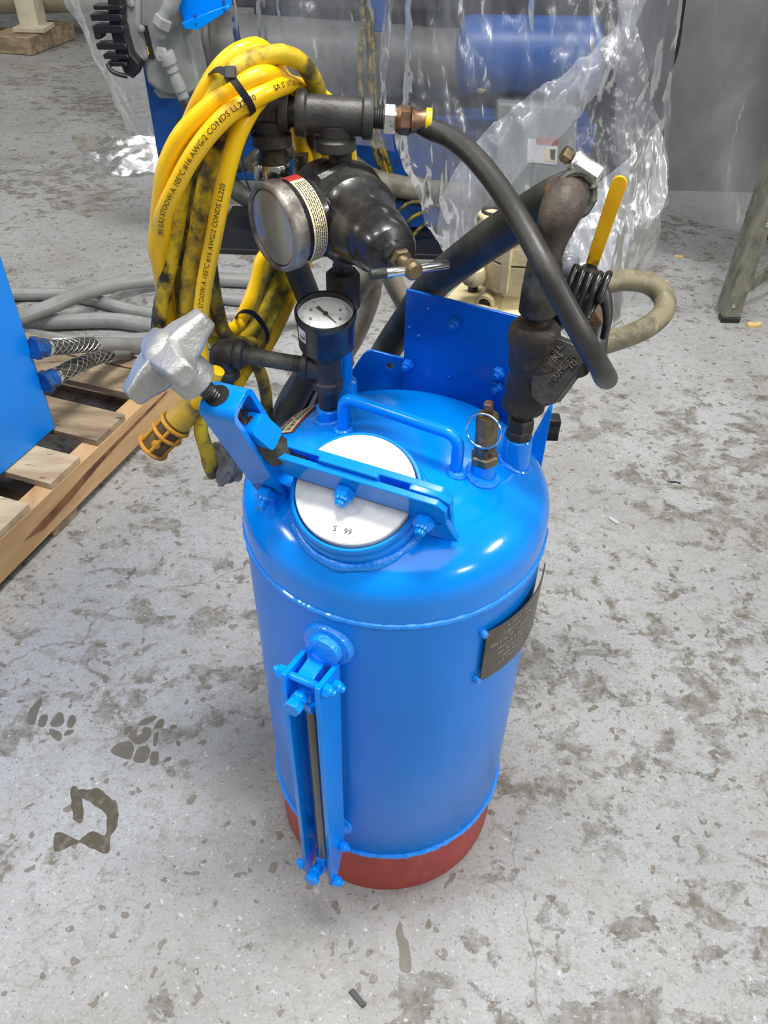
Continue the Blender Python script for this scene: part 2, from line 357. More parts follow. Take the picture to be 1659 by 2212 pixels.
def plastic_mat(name, lo, hi, tint=(.78, .80, .86), bst=.8, rg=.13):
    m = bpy.data.materials.new(name); m.use_nodes = True; nt = m.node_tree; N = nt.nodes; Lk = nt.links
    N.remove(N['Principled BSDF']); out = N['Material Output']
    tc = N.new('ShaderNodeTexCoord')
    def nz(scale, det, dist, st=(1, 1, 1)):
        mp = N.new('ShaderNodeMapping'); mp.inputs['Scale'].default_value = st; Lk.new(tc.outputs['Object'], mp.inputs[0])
        n = N.new('ShaderNodeTexNoise'); n.inputs['Scale'].default_value = scale; n.inputs['Detail'].default_value = det; n.inputs['Distortion'].default_value = dist
        Lk.new(mp.outputs[0], n.inputs['Vector']); return n.outputs[0]
    bp = N.new('ShaderNodeBump'); bp.inputs['Strength'].default_value = bst; bp.inputs['Distance'].default_value = .012
    Lk.new(nz(9, 4, 1.2, (1, 1, .55)), bp.inputs['Height'])
    mr = N.new('ShaderNodeMapRange'); mr.inputs[1].default_value = .3; mr.inputs[2].default_value = .7; mr.inputs[3].default_value = lo; mr.inputs[4].default_value = hi
    Lk.new(nz(3.2, 5, .8, (1.6, 1, .6)), mr.inputs[0])
    tr = N.new('ShaderNodeBsdfTransparent'); tr.inputs[0].default_value = (.93, .94, .96, 1)
    df = N.new('ShaderNodeBsdfDiffuse'); df.inputs[0].default_value = L3(tint); tl = N.new('ShaderNodeBsdfTranslucent'); tl.inputs[0].default_value = L3(tint)
    Lk.new(bp.outputs[0], df.inputs['Normal'])
    m1 = N.new('ShaderNodeMixShader'); m1.inputs[0].default_value = .5; Lk.new(df.outputs[0], m1.inputs[1]); Lk.new(tl.outputs[0], m1.inputs[2])
    m2 = N.new('ShaderNodeMixShader'); Lk.new(mr.outputs[0], m2.inputs[0]); Lk.new(tr.outputs[0], m2.inputs[1]); Lk.new(m1.outputs[0], m2.inputs[2])
    gl = N.new('ShaderNodeBsdfGlossy'); gl.inputs['Roughness'].default_value = rg; ior = 1.5 if bst > .4 else 1.22; gl.inputs[0].default_value = (1, 1, 1, 1); Lk.new(bp.outputs[0], gl.inputs['Normal'])
    fr = N.new('ShaderNodeFresnel'); fr.inputs[0].default_value = ior; Lk.new(bp.outputs[0], fr.inputs['Normal'])
    m3 = N.new('ShaderNodeMixShader'); Lk.new(fr.outputs[0], m3.inputs[0]); Lk.new(m2.outputs[0], m3.inputs[1]); Lk.new(gl.outputs[0], m3.inputs[2])
    Lk.new(m3.outputs[0], out.inputs['Surface']); M[name] = m
plastic_mat('film_clear', .05, .26, bst=.45, rg=.27)
plastic_mat('film_mid', .16, .44, bst=.45, rg=.30)
plastic_mat('film_dense', .42, .70, (.50, .505, .50), .35, .34)

# ================================================================== setting
def struct(o): o['kind'] = 'structure'; return o
fl = struct(MB().abox(-7, 7, -3.0, 9.0, -.05, 0).build('floor', 'floor', smooth=False)); fl['label'] = 'worn grey painted concrete floor'
wb = struct(MB().abox(-7, 7, 9.0, 9.1, -.05, 5.5).build('wall_back', 'grey_box', smooth=False)); wb['label'] = 'plain grey workshop wall far behind'
def blob(pts, name, m, h=.0006, wob=.0):
    """flat stain on the floor from pixel outline"""
    P = [at(x, y, z=0) for x, y in pts]; c = sum(P, V((0, 0, 0))) / len(P)
    P = spline(P, 4, True)
    if wob: P = [p + (p - c).normalized() * (wob * noise.noise(p * 90)) for p in P]
    mb = MB(); mb.prism([[(p.x, p.y) for p in P]], (0, 0, 0), (1, 0, 0), (0, 1, 0), (0, 0, h)); o = mb.build(name, m, fl, smooth=False); return o
def zz(pts, ox, oy, s): return [(ox + x / s, oy + y / s) for x, y in pts]
ST = 2.425
prints = [[(723, 640), (760, 610), (822, 600), (790, 635), (735, 650)], [(806, 660), (830, 620), (860, 618), (850, 655), (820, 665)],
          [(650, 690), (668, 655), (698, 650), (690, 675), (662, 695)], [(672, 705), (690, 672), (720, 670), (715, 700), (745, 690), (750, 660), (785, 660), (790, 700), (760, 735), (715, 745), (690, 725)],
          [(802, 755), (806, 700), (822, 682), (833, 690), (822, 745)], [(582, 788), (615, 745), (680, 730), (702, 765), (690, 815), (660, 825)],
          [(700, 832), (725, 765), (775, 757), (785, 790), (760, 840)], [(783, 845), (795, 790), (825, 785), (832, 830), (815, 852)],
          [(858, 838), (868, 820), (895, 815), (890, 830)], [(890, 665), (900, 645), (930, 648), (920, 662)], [(875, 690), (888, 672), (900, 685), (890, 694)], [(925, 750), (930, 728), (943, 735), (940, 755)],
          [(262, 640), (300, 585), (330, 590), (335, 630), (300, 655)], [(350, 650), (365, 600), (390, 595), (398, 630), (375, 660)], [(200, 650), (212, 600), (250, 595), (235, 650)],
          [(145, 635), (150, 575), (205, 510), (222, 515), (195, 590), (180, 640)], [(258, 690), (262, 665), (300, 675), (325, 700), (315, 730), (285, 720)], [(335, 700), (350, 675), (385, 672), (370, 695)]]
for q in prints: blob(zz(q, 0, 1300, ST), 'boot_print', 'stain', .0005, .0012)
ring = [(370, 975), (400, 965), (415, 985), (470, 985), (520, 978), (560, 1015), (610, 1060), (622, 1135), (600, 1200), (575, 1235), (575, 1310), (520, 1310), (470, 1290), (400, 1265), (330, 1300), (285, 1300), (290, 1215), (340, 1215), (410, 1255), (430, 1240), (490, 1200), (550, 1225), (560, 1150), (545, 1105), (480, 1055), (430, 1030), (440, 1110), (420, 1160), (390, 1140), (375, 1060)]
blob(zz(ring, 0, 1300, ST), 'wet_ring_stain', 'stain_wet', .0006, .004)
for q in ([(268, 540), (285, 505), (300, 560), (318, 590), (325, 690), (285, 680), (280, 600)], [(378, 520), (392, 490), (402, 520), (388, 530)]):
    blob(zz(q, 700, 1700, 1.73), 'floor_stain', 'stain', .0005, .002)

# ================================================================== pressure tank
TK = thing('pressure_tank', 'glossy blue abrasive blast pressure tank with red base ring, clamped lid and piping', 'tank')
R0, Z0, HD, EX = .15, .558, .066, 2.45
def dz(r): return Z0 + HD * max(0.0, 1 - (r / R0) ** EX) ** (1 / EX)
def dome_z(x, y): return dz(min(math.hypot(x, y), R0))
prof = [(R0 - .002, .10), (R0, .104), (R0, .3), (R0, .5), (R0, .5325), (R0, .537), (R0, .545)]
for i in range(41):
    t = math.pi / 2 * i / 40; prof.append((R0 * max(0, math.cos(t)) ** (2 / EX), Z0 + HD * math.sin(t) ** (2 / EX)))
seen = []
for p in prof:
    if not seen or (V(p) - V(seen[-1])).length > 2e-4: seen.append(p)
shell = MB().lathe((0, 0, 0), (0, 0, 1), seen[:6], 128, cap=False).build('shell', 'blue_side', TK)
head = MB().lathe((0, 0, 0), (0, 0, 1), seen[5:], 128).build('domed_head', 'blue', TK, ang=60)
def wavy_ring(R, z, r, amp, n=260, m=8):
    mb = MB(); pts = []
    for i in range(n):
        a = 2 * math.pi * i / n; q = amp * noise.noise(V((math.cos(a) * 14, math.sin(a) * 14, z * 50)))
        pts.append(V(((R + q * .5) * math.cos(a), (R + q * .5) * math.sin(a), z + q)))
    return mb.tube(pts, [r * (1 + .35 * noise.noise(p * 160)) for p in pts], m, True)
wavy_ring(R0 - .0012, .537, .0036, .0012).build('weld_bead', 'blue_weld', shell)
wavy_ring(R0 - .0010, .1035, .0042, .0022).build('weld_bead', 'blue_weld', shell)
bm_ = MB().lathe((0, 0, 0), (0, 0, 1), [(R0 - .010, .0), (R0 - .003, .0), (R0 - .002, .003), (R0 - .002, .103), (R0 - .010, .103), (R0 - .010, .0)], 128, cap=False)
bm_.build('base_ring', 'red', TK)

# ---- filling neck, lid and clamp: local frame on the slope of the dome
O = V((-.03385, -.09165, .64393)); LN = V((-.11737, -.40226, .90797)).normalized()
E1 = V((.93596, -.35042, -.03426)); E1 = (E1 - LN * E1.dot(LN)).normalized(); E2 = LN.cross(E1)
def L(s, t, h): return O + E1 * s + E2 * t + LN * h
LR = .051
neck = MB().lathe(L(0, 0, 0), LN, [(.0572, -.075), (.0572, -.024), (.0580, -.020), (.0572, -.016), (.0558, -.0145), (.0566, -.011), (.0563, -.0055), (.0550, -.0040), (.0530, -.0040), (.0522, -.006), (.0522, -.012), (.002, -.012)], 72, cap=False).build('fill_neck', 'blue', TK)
pts = []
for i in range(96):                                          # fillet weld where the neck meets the dome
    a = 2 * math.pi * i / 96; d = E1 * math.cos(a) + E2 * math.sin(a); p = O + d * .0575
    lo, hi = -.09, .0
    for _ in range(30):
        mid = (lo + hi) / 2; q = p + LN * mid
        if q.z > dome_z(q.x, q.y): hi = mid
        else: lo = mid
    pts.append(p + LN * hi + d * .001)
MB().tube(pts, [.0052 * (1 + .5 * noise.noise(p * 60)) for p in pts], 10, True).build('neck_weld', 'blue_weld', neck)
lid = MB().lathe(L(0, 0, 0), LN, [(.044, -.011), (LR - .0008, -.0105), (LR, -.0095), (LR, -.001), (LR - .0008, 0)], 72).build('lid', 'white_lid', TK, label='white painted round lid with grime and stamped marks')
def stamp(t, px, py, size, up):
    p = at(px, py, pl=(O, LN)); upv = V(up); upv = (upv - LN * upv.dot(LN)).normalized(); rt = upv.cross(LN)
    vs, fs = text_geo(t, size, .0002); MB().add([p + rt * v.x + upv * v.y + LN * (v.z + .0003) for v in vs], fs).build('stamped_mark', 'stamp', lid, smooth=False)
dnx = at(760, 1150, pl=(O, LN)) - at(718, 1140, pl=(O, LN)); upd = LN.cross(dnx)
stamp('S', 718, 1146, .0068, upd); stamp('99', 741, 1152, .0068, upd)
MB().prism([[(-.026, 0), (.026, 0), (.026, .037), (.024, .039), (-.024, .039), (-.026, .037)]], L(0, -.0026, 0), E1, LN, E2 * .0052).build('lid_lug', 'blue', lid, .0006)
yk = MB(); bars = []
bar_poly = [(-.062, .006), (-.058, .004), (.060, .004), (.078, -.004), (.084, .006), (.084, .026), (.077, .034), (-.062, .034), (-.064, .031)]
yoke = MB().prism([bar_poly], L(0, -.0088, 0), E1, LN, E2 * .0060).build('clamp_yoke', 'blue', TK, .0008)
MB().prism([bar_poly], L(0, .0028, 0), E1, LN, E2 * .0060).build('yoke_bar', 'blue', yoke, .0008)
MB().prism([[(-.066, .003), (-.040, .003), (-.040, .026), (-.066, .026)]], L(0, -.0027, 0), E1, LN, E2 * .0054).build('yoke_spacer', 'iron', yoke, .0006)
MB().prism([[(.052, .036), (.076, .036), (.086, .030), (.086, -.040), (.046, -.040), (.052, -.01)]], L(0, -.0027, 0), E1, LN, E2 * .0054).build('hinge_lug', 'blue', TK, .0008)
MB().prism([[(.050, .004), (.084, .004), (.092, -.028), (.050, -.034)]], L(0, -.0088, 0), E1, LN, E2 * .006).build('hinge_cheek', 'blue', TK, .0008)
nut(L(-.002, -.0088, .013), -E2, .0088, 'nut', 'blue', yoke); nut(L(.066, -.0088, .004), -E2, .0088, 'nut', 'blue', yoke)
hx = MB(); hexn(hx, L(-.002, .0088, .013), E2, .0085, .006); hx.build('bolt_head', 'blue', yoke, ang=30)
hx = MB(); hexn(hx, L(.066, .0088, .004), E2, .0085, .006); hx.build('bolt_head', 'blue', yoke, ang=30)
# swing strap: flat bar bent to a U, pivoting on a lug at the neck
T0 = V((-.082, -.026)); T1 = V((-.0930, .0955))
axs = (E1 * (T1.x - T0.x) + LN * (T1.y - T0.y)); SL = axs.length; axs.normalize(); wds = axs.cross(E2).normalized()
if wds.dot(E1) < 0: wds = -wds
base = L(T0.x, 0, T0.y)
hw = .0155; wS = .0158; th = .0048
outline = []
o_ = [(-hw, -.010), (-hw, SL - .009)]
def arc(cx, cy, r, a0, a1, n=6): return [(cx + r * math.cos(math.radians(a0 + (a1 - a0) * i / n)), cy + r * math.sin(math.radians(a0 + (a1 - a0) * i / n))) for i in range(n + 1)]
u_out = [(-hw, -.004)] + arc(-hw + .009, SL - .009, .009, 180, 90) + arc(hw - .009, SL - .009, .009, 90, 0) + [(hw, -.004)]
u_in = [(hw - th, -.004)] + arc(hw - .009, SL - .009, .009 - th, 0, 90) + arc(-hw + .009, SL - .009, .009 - th, 90, 180) + [(-hw + th, -.004)]
mbs = MB().prism([u_out + u_in], base - wds * wS, E2, axs, wds * wS * 2)
strap = mbs.build('swing_strap', 'blue', TK, .0009)
for sg in (-1, 1):                                           # rounded eye ends of the strap
    MB().lathe(base + E2 * (sg * (hw - th / 2)) - E2 * th / 2 - axs * .004, E2, [(wS, 0), (wS, th)], 28).build('strap_eye', 'blue', strap, .0005)
nut(base + E2 * (-hw) - axs * .002, -E2, .0086, 'nut', 'blue', strap, .9)
MB().cyl(base - E2 * hw - axs * .002, base + E2 * (hw + .006) - axs * .002, .0045).build('pivot_pin', 'blue', strap)
lug = MB().prism([[(-.09, -.020), (-.074, -.017), (-.052, -.020), (-.052, -.058), (-.096, -.085), (-.096, -.03)]], L(0, -.0095, 0), E1, LN, E2 * .019).build('pivot_lug', 'blue', TK, .001)
# screw, star knob, nut block and pressure pad
s0, s1 = L(-.1015, 0, .0925), L(-.064, 0, .024); sd = (s1 - s0).normalized()
MB().lathe(base + axs * (SL - .001) - wds * .0050, axs, [(.0096, -.004), (.0096, .0013)], 24).build('screw_hole', 'black_plastic', strap)
scr = thread(MB(), s0 - sd * .030, s0 + sd * .042, .0068, .0026).build('clamp_screw', 'thread', TK)
MB().prism([arc(.0065, .009, .0035, 0, 90) + arc(-.0065, .009, .0035, 90, 180) + arc(-.0065, -.009, .0035, 180, 270) + arc(.0065, -.009, .0035, 270, 360)],
           s0 + sd * .042 + wds * .004, E2, sd, wds * .012).build('nut_block', 'blue', scr, .0012)
MB().lathe(s0 + sd * .033 - wds * .002, sd, [(.011, 0), (.0135, .003), (.0135, .014), (.011, .017)], 6).build('lock_nut', 'iron', scr, .0006)
MB().lathe(s0 + sd * .053, sd, [(.0115, 0), (.0125, .002), (.0125, .026), (.010, .029)], 32).build('pressure_pad', 'iron_grey', scr)
kc = s0 - sd * .047                                           # knob centre
ka = -sd
g1 = at(430, 725, pl=(kc, CW)) - at(320, 838, pl=(kc, CW)); g1 = (g1 - ka * g1.dot(ka)).normalized(); g2 = ka.cross(g1)
mb = MB().lathe(kc, ka, [(.0150, -.031), (.0165, -.029), (.0165, -.006), (.0175, .004), (.0150, .012), (.009, .0165), (.002, .0175)], 40)
for gv, gw in ((g1, g2), (-g1, -g2), (g2, -g1), (-g2, g1)):
    ring = []
    for r_, hw_, t0, t1 in ((.006, .0150, -.013, .014), (.020, .0120, -.012, .0125), (.030, .0095, -.009, .0095), (.0375, .0088, -.0075, .0080), (.0400, .0070, -.0060, .0062)):
        c_ = kc + gv * r_; ring.append([c_ + gw * (hw_ * x) + ka * y for x, y in ((-1, t0 * .7), (-.72, t0), (.72, t0), (1, t0 * .7), (1, t1 * .7), (.72, t1), (-.72, t1), (-1, t1 * .7))])
    vs = [v for r_ in ring for v in r_]; fs = []
    for a in range(4):
        for k in range(8): fs.append((a * 8 + k, a * 8 + (k + 1) % 8, a * 8 + 8 + (k + 1) % 8, a * 8 + 8 + k))
    fs.append(tuple(range(8))[::-1]); fs.append(tuple(32 + k for k in range(8)))
    mb.add(vs, fs)
mb.build('star_knob', 'alu', scr, .0012, ang=32, label='cast aluminium four lobed star knob')

# ---- carrying handle
hl, hr = V((-.0518, .0199, 0)), V((.0537, -.0373, 0)); hd = (hr - hl).normalized(); zt = .660
pts = [hl + V((0, 0, dome_z(hl.x, hl.y) - .002)), hl + V((0, 0, zt - .012))]
pts += [hl + hd * (.012 * (1 - math.cos(a))) + V((0, 0, zt - .012 + .012 * math.sin(a))) for a in (.4, .8, 1.2, 1.57)]
pts += [hr - hd * (.012 * (1 - math.cos(a))) + V((0, 0, zt - .012 + .012 * math.sin(a))) for a in (1.57, 1.2, .8, .4)]
pts += [hr + V((0, 0, zt - .012)), hr + V((0, 0, dome_z(hr.x, hr.y) - .002))]
hn = MB().tube(pts, .0056, 16).build('handle', 'blue', TK, ang=70)
def foot_weld(x, y, r, par, rr=.0035):
    P = [];
    for i in range(40):
        a = 2 * math.pi * i / 40; q = V((x + r * math.cos(a), y + r * math.sin(a), 0)); q.z = dome_z(q.x, q.y) + .0005; P.append(q)
    return MB().tube(P, [rr * (1 + .5 * noise.noise(p * 130)) for p in P], 8, True).build('weld_bead', 'blue_weld', par)
foot_weld(hl.x, hl.y, .0065, hn); foot_weld(hr.x, hr.y, .0065, hn)
# ---- relief valve with pull ring
rx, ry = .0779, -.0361; zb = dome_z(rx, ry)
up = V((-.035, .01, 1)).normalized()
rv = MB().lathe((rx, ry, zb - .004), (0, 0, 1), [(.0112, 0), (.0112, .020), (.0105, .0215), (.006, .0215)], 32).build('relief_valve', 'blue', TK)
foot_weld(rx, ry, .0125, rv, .0042)
b0 = V((rx, ry, zb + .0155)); mb = MB(); hexn(mb, b0, up, .0128, .0095)
mb.lathe(b0 + up * .009, up, [(.0098, 0), (.0098, .040), (.0090, .0415), (.005, .0415)], 32); mb.build('valve_body', 'brass', rv, ang=30)
MB().lathe(b0 + up * .049, up, [(.0042, 0), (.0042, .008), (.0043, .0085), (.0043, .013), (.0036, .0138)], 20).build('valve_stem', 'copper', rv)
for dh, da in ((.020, .1), (.013, .55)):
    n_ = (CP - b0); n_ = (n_ - up * n_.dot(up)).normalized(); w_ = up.cross(n_); d_ = n_ * math.cos(da) + w_ * math.sin(da)
    MB().lathe(b0 + up * dh + d_ * .0088, d_, [(.0019, 0), (.0019, .0013)], 12).build('vent_hole', 'ink', rv)
rc = b0 + up * .047 + V((-.0035, -.0095, -.007)); e_ = V((.92, -.39, 0)).normalized(); f_ = V((.08, .22, 1)).normalized()
MB().tube([rc + (e_ * math.cos(a) + f_ * math.sin(a)) * .0152 for a in [2 * math.pi * i / 48 for i in range(48)]], .0011, 8, True).build('pull_ring', 'chrome', rv)
# ---- right nozzle and media valve
nx, ny = .1105, -.0055; zb = dome_z(nx, ny)
nz_ = MB().lathe((nx, ny, zb - .012), (0, 0, 1), [(.0134, 0), (.0134, .0415), (.0125, .0425), (.0108, .0425), (.0108, .034)], 36, cap=False).build('nozzle', 'blue', TK)
foot_weld(nx, ny, .0140, nz_, .003)
MV = MB(); hexn(MV, (nx, ny, .6365), (0, 0, 1), .0121, .012, 8); hexn(MV, (nx, ny, .6485), (0, 0, 1), .0128, .012, 6)
mv = MV.build('media_valve', 'iron_rust', TK, ang=30, label='dark rusty cast iron media valve with raised lettering')
thread(MB(), (nx, ny, .632), (nx, ny, .6385), .0112, .0018).build('nipple_thread', 'rust', mv)
thread(MB(), (nx, ny, .6595), (nx, ny, .674), .0082, .0016).build('nipple_thread', 'iron', mv)
MB().lathe((nx, ny, .670), (0, 0, 1), [(.0165, 0), (.0188, .0015), (.0190, .009), (.0175, .0115), (.0178, .020), (.0172, .030), (.0158, .037), (.0185, .046), (.0192, .056), (.0192, .060), (.0212, .064), (.0216, .074), (.0205, .079), (.0175, .083), (.0125, .084)], 40).build('valve_body', 'iron_rust', mv, ang=40)
thread(MB(), (nx, ny, .753), (nx, ny, .763), .0098, .0016).build('nipple_thread', 'rust', mv)
ccx = nx - .0005
MB().lathe((ccx, ny, .7605), (0, 0, 1), [(.0125, 0), (.0152, .003), (.0152, .024), (.0144, .0265), (.0148, .029), (.0138, .044), (.0118, .047)], 36).build('pipe_coupling', 'iron_dirty', mv)
bd = (V((.1585, -.022, .7335)) - V((nx, ny, .712))).normalized(); bu = V((0, 0, 1)); bu = (bu - bd * bu.dot(bd)).normalized(); bw = bd.cross(bu)
br = MB().lathe(V((nx, ny, .712)), bd, [(.0185, .0), (.0185, .020), (.0178, .034), (.0168, .036), (.0165, .046), (.013, .049)], 8, bu).build('valve_branch', 'iron_rust', mv, .002, ang=30)
MB().lathe(V((nx, ny, .712)) + bd * .047, bd, [(.011, 0), (.012, .003), (.012, .010), (.010, .012)], 6).build('branch_plug', 'rust', mv, .0008)
mb = MB(); fz = (CP - V((nx, ny, .712))); fz = (fz - bd * fz.dot(bd)).normalized()
tx = at(1222, 745, pl=(V((nx + .02, ny, .712)) + fz * .0175, fz)) - at(1150, 835, pl=(V((nx + .02, ny, .712)) + fz * .0175, fz)); tx = (tx - fz * tx.dot(fz)).normalized(); ty = fz.cross(tx)
for t_, px_, py_, sz_ in (('MODEL', 1173, 802, .0076), ('1 IN', 1193, 800, .0080), ('NUMBER', 1194, 832, .0076), ('10', 1236, 800, .0074)):
    p_ = at(px_, py_, pl=(V((nx + .012, ny, .712)) + fz * .0222, fz)); vs, fs = text_geo(t_, sz_, .0008)
    mb.add([p_ + tx * v.x + ty * v.y + fz * v.z for v in vs], fs)
mb.build('raised_lettering', 'iron_worn', mv, smooth=False)
pw0 = V((nx + .012, ny, .712)) + fz * .0215
P_ = [at(x, y, pl=(pw0, fz)) for x, y in ((1148, 742), (1186, 722), (1225, 738), (1262, 752), (1264, 776), (1250, 800), (1196, 872), (1172, 880), (1146, 856))]
MB().prism([[((p - pw0).dot(tx), (p - pw0).dot(ty)) for p in P_]], pw0, tx, ty, -fz * .022).build('letter_web', 'iron', mv, .003)
lv0, lv1 = at(1178, 862, y=.004), at(1268, 768, y=.006); ld = (lv1 - lv0); lw = ld.cross(V((0, 1, .35))).normalized()
MB().box((lv0 + lv1) / 2, ld / 2, lw * .0052, ld.cross(lw).normalized() * .002).build('valve_arm', 'iron', mv, .001)
hexn(mb := MB(), at(1262, 660, y=.034), at(1285, 695, y=.026) - at(1262, 660, y=.034), .0105, .022); mb.build('union_nut', 'rust', mv, ang=30)
# elbow, hose clamp
ep = spline([(.1105, -.0055, .803), (.1118, -.0055, .822), (.1145, -.005, .838), (.1185, .002, .848), (.1195, .012, .851), (.1165, .022, .850)], 6)
mb = MB().tube(ep, lambda f: .0112 + .0052 * (3 * min(1, f / .6) ** 2 - 2 * min(1, f / .6) ** 3) if f < .6 else .0164 - .004 * (f - .6) / .4, 24); mb.build('pipe_elbow', 'elbow_rust', mv, ang=60)
hexn(mb := MB(), (.1105, -.0055, .797), (0, 0, 1), .0125, .011, 8); mb.build('nipple_collar', 'iron_dirty', mv, ang=30)
# ---- yellow ball valve lever
ly = .035
p0, p1 = at(1279, 570, y=ly), at(1343, 380, y=ly); dl = (p1 - p0); ln_ = dl.length; dl.normalize(); wl = V((.93, -.30, .0)); wl = (wl - dl * wl.dot(dl)).normalized(); nl = dl.cross(wl)
lever = MB().prism([[(-.0052, 0), (.0052, 0), (.0060, ln_ * .8)] + arc(0, ln_ - .006, .006, 0, 180, 10) + [(-.0060, ln_ * .8)]], p0 - nl * .002, wl, dl, nl * .004).build('valve_lever', 'yellow_lever', mv, .0015, label='yellow coated flat valve lever')
mb = MB(); bv = at(1268, 598, y=ly + .008)
mb.lathe(bv, (p0 - bv), [(.008, -.006), (.009, 0), (.008, .008), (.005, .013)], 12); mb.build('lever_hub', 'iron_dirty', mv)
hexn(mb := MB(), p0 + nl * .002 + dl * .004, nl, .0052, .005); mb.build('lever_nut', 'iron_dirty', mv)
MB().tube(spline([bv, at(1235, 640, y=.045), at(1200, 690, y=.03), at(1185, 700, y=.012)], 5), .0105, 16).build('branch_pipe', 'iron_dirty', mv)
MB().tube(spline([at(1207, 580, y=.045), at(1225, 574, y=.045), at(1243, 578, y=.045)], 4), lambda f: .0085 + .002 * math.sin(f * 3.14), 16).build('taped_joint', 'bubble', mv)
MB().tube(spline([at(1243, 578, y=.045), at(1235, 620, y=.046), at(1225, 660, y=.03)], 5), .006, 12).build('branch_pipe', 'iron', mv)

# ---- left nozzle: riser, cross tee, small gauge
lx, ly_ = -.0672, .0437; zb = dome_z(lx, ly_)
ln0 = MB().lathe((lx, ly_, zb - .008), (0, 0, 1), [(.0125, 0), (.0125, .022), (.0115, .023), (.008, .023)], 30).build('nozzle', 'blue', TK)
foot_weld(lx, ly_, .0132, ln0, .003)
RI = MB(); RI.lathe((lx, ly_, zb + .010), (0, 0, 1), [(.0098, 0), (.0098, .020), (.0112, .021), (.0112, .034)], 24)
ri = RI.build('gauge_riser', 'black_paint', TK, label='black pipe riser with cross tee')
MB().lathe((lx, ly_, .652), (0, 0, 1), [(.0118, 0), (.0142, .002), (.0142, .010), (.0125, .012), (.0125, .034), (.0142, .036), (.0142, .042), (.010, .044)], 28).build('tee_body', 'iron', ri)
armz = .674; pa, pb = V((lx, ly_, armz)), at(528, 767, y=.052)
ad = (pb - pa).normalized()
MB().lathe(pa, ad, [(.0112, 0), (.0112, .018), (.0132, .019), (.0132, .024), (.010, .025)], 24).build('tee_branch', 'iron', ri)
mb = MB().cyl(pa + ad * .022, pb + ad * .004, .0078, n=20); mb.build('arm_pipe', 'iron_dirty', ri)
for q in (pa + ad * .026, pb - ad * .006): thread(MB(), q, q + ad * .007, .0082, .0017).build('pipe_thread', 'iron', ri)
mb = MB(); mb.lathe(pb, ad, [(.0125, 0), (.0142, .002), (.0142, .008), (.0122, .010)], 24)
e0, e1_, e2_, e3_ = pb + ad * .008, pb + ad * .018, pb + ad * .022 + V((0, 0, -.006)), pb + ad * .022 + V((0, 0, -.022))
mb.tube(spline([e0, e1_, e2_, e3_], 6), .0122, 20); mb.lathe(e3_ + V((0, 0, .004)), (0, 0, -1), [(.0125, 0), (.0145, .002), (.0145, .009), (.0125, .011)], 24)
mb.build('arm_elbow', 'iron', ri, ang=50)
MB().cyl(e3_, e3_ + V((0, 0, -.035)), .0078).build('drop_pipe', 'iron', ri)
# small gauge
ga = V((.015, -.20, .98)).normalized(); gc = V((lx, ly_, .7325))
G = MB().lathe(gc, ga, [(.008, -.046), (.008, -.0385), (.0235, -.0375), (.0258, -.035), (.0262, -.005), (.0275, -.004), (.0278, .001), (.0268, .0025), (.0250, .0022), (.0245, -.002), (.0245, -.0035)], 48, cap=False)
gs = G.build('small_gauge', 'black_gloss', TK, label='small round black pressure gauge with white dial facing up')
MB().lathe(gc, ga, [(.0246, -.0045), (.0246, -.003)], 48).build('dial', 'gauge_face', gs)
du, dv_ = V((1, .05, 0)), None
du = (du - ga * du.dot(ga)).normalized(); dv_ = ga.cross(du)
mb = MB()
for i in range(41):
    a = math.radians(225 - 270 * i / 40); d_ = du * math.cos(a) + dv_ * math.sin(a); w_ = ga.cross(d_); l_ = .0035 if i % 5 == 0 else .0018
    mb.box(gc + d_ * (.0222 - l_ / 2) + ga * -.0028, d_ * l_ / 2, w_ * (.00032 if i % 5 == 0 else .00018), ga * .0001)
mb.build('dial_marks', 'gauge_ink', gs, smooth=False)
for a_, x_ in ((205, 0), (-25, 0), (25, 0), (155, 0)):
    d_ = du * math.cos(math.radians(a_)) + dv_ * math.sin(math.radians(a_)); MB().box(gc + d_ * .0145 - ga * .0028, du * .0014, dv_ * .0016, ga * .0001).build('dial_figure', 'gauge_ink', gs, smooth=False)
nd = (du * .62 - dv_ * .78).normalized(); nw = ga.cross(nd)
MB().prism([[(-.0016, -.012), (.0016, -.012), (.0009, 0), (.0002, .016), (-.0002, .016), (-.0009, 0)]], gc - ga * .0022, nw, nd, ga * .0006).build('needle', 'needle', gs)
MB().lathe(gc - ga * .0022, ga, [(.0022, 0), (.0022, .0014)], 16).build('needle_hub', 'copper', gs)
mb = MB(); q0 = -ga * .028
for i in range(6):
    a0, a1 = math.radians(205 + i * 4), math.radians(209 + i * 4); r_ = .0264
    d0 = du * math.cos(a0) + dv_ * math.sin(a0); d1 = du * math.cos(a1) + dv_ * math.sin(a1)
    mb.add([gc - ga * .020 + d0 * r_, gc - ga * .020 + d1 * r_, gc - ga * .006 + d1 * r_, gc - ga * .006 + d0 * r_], [(0, 1, 2, 3)])
mb.build('gauge_sticker', 'label_white', gs)

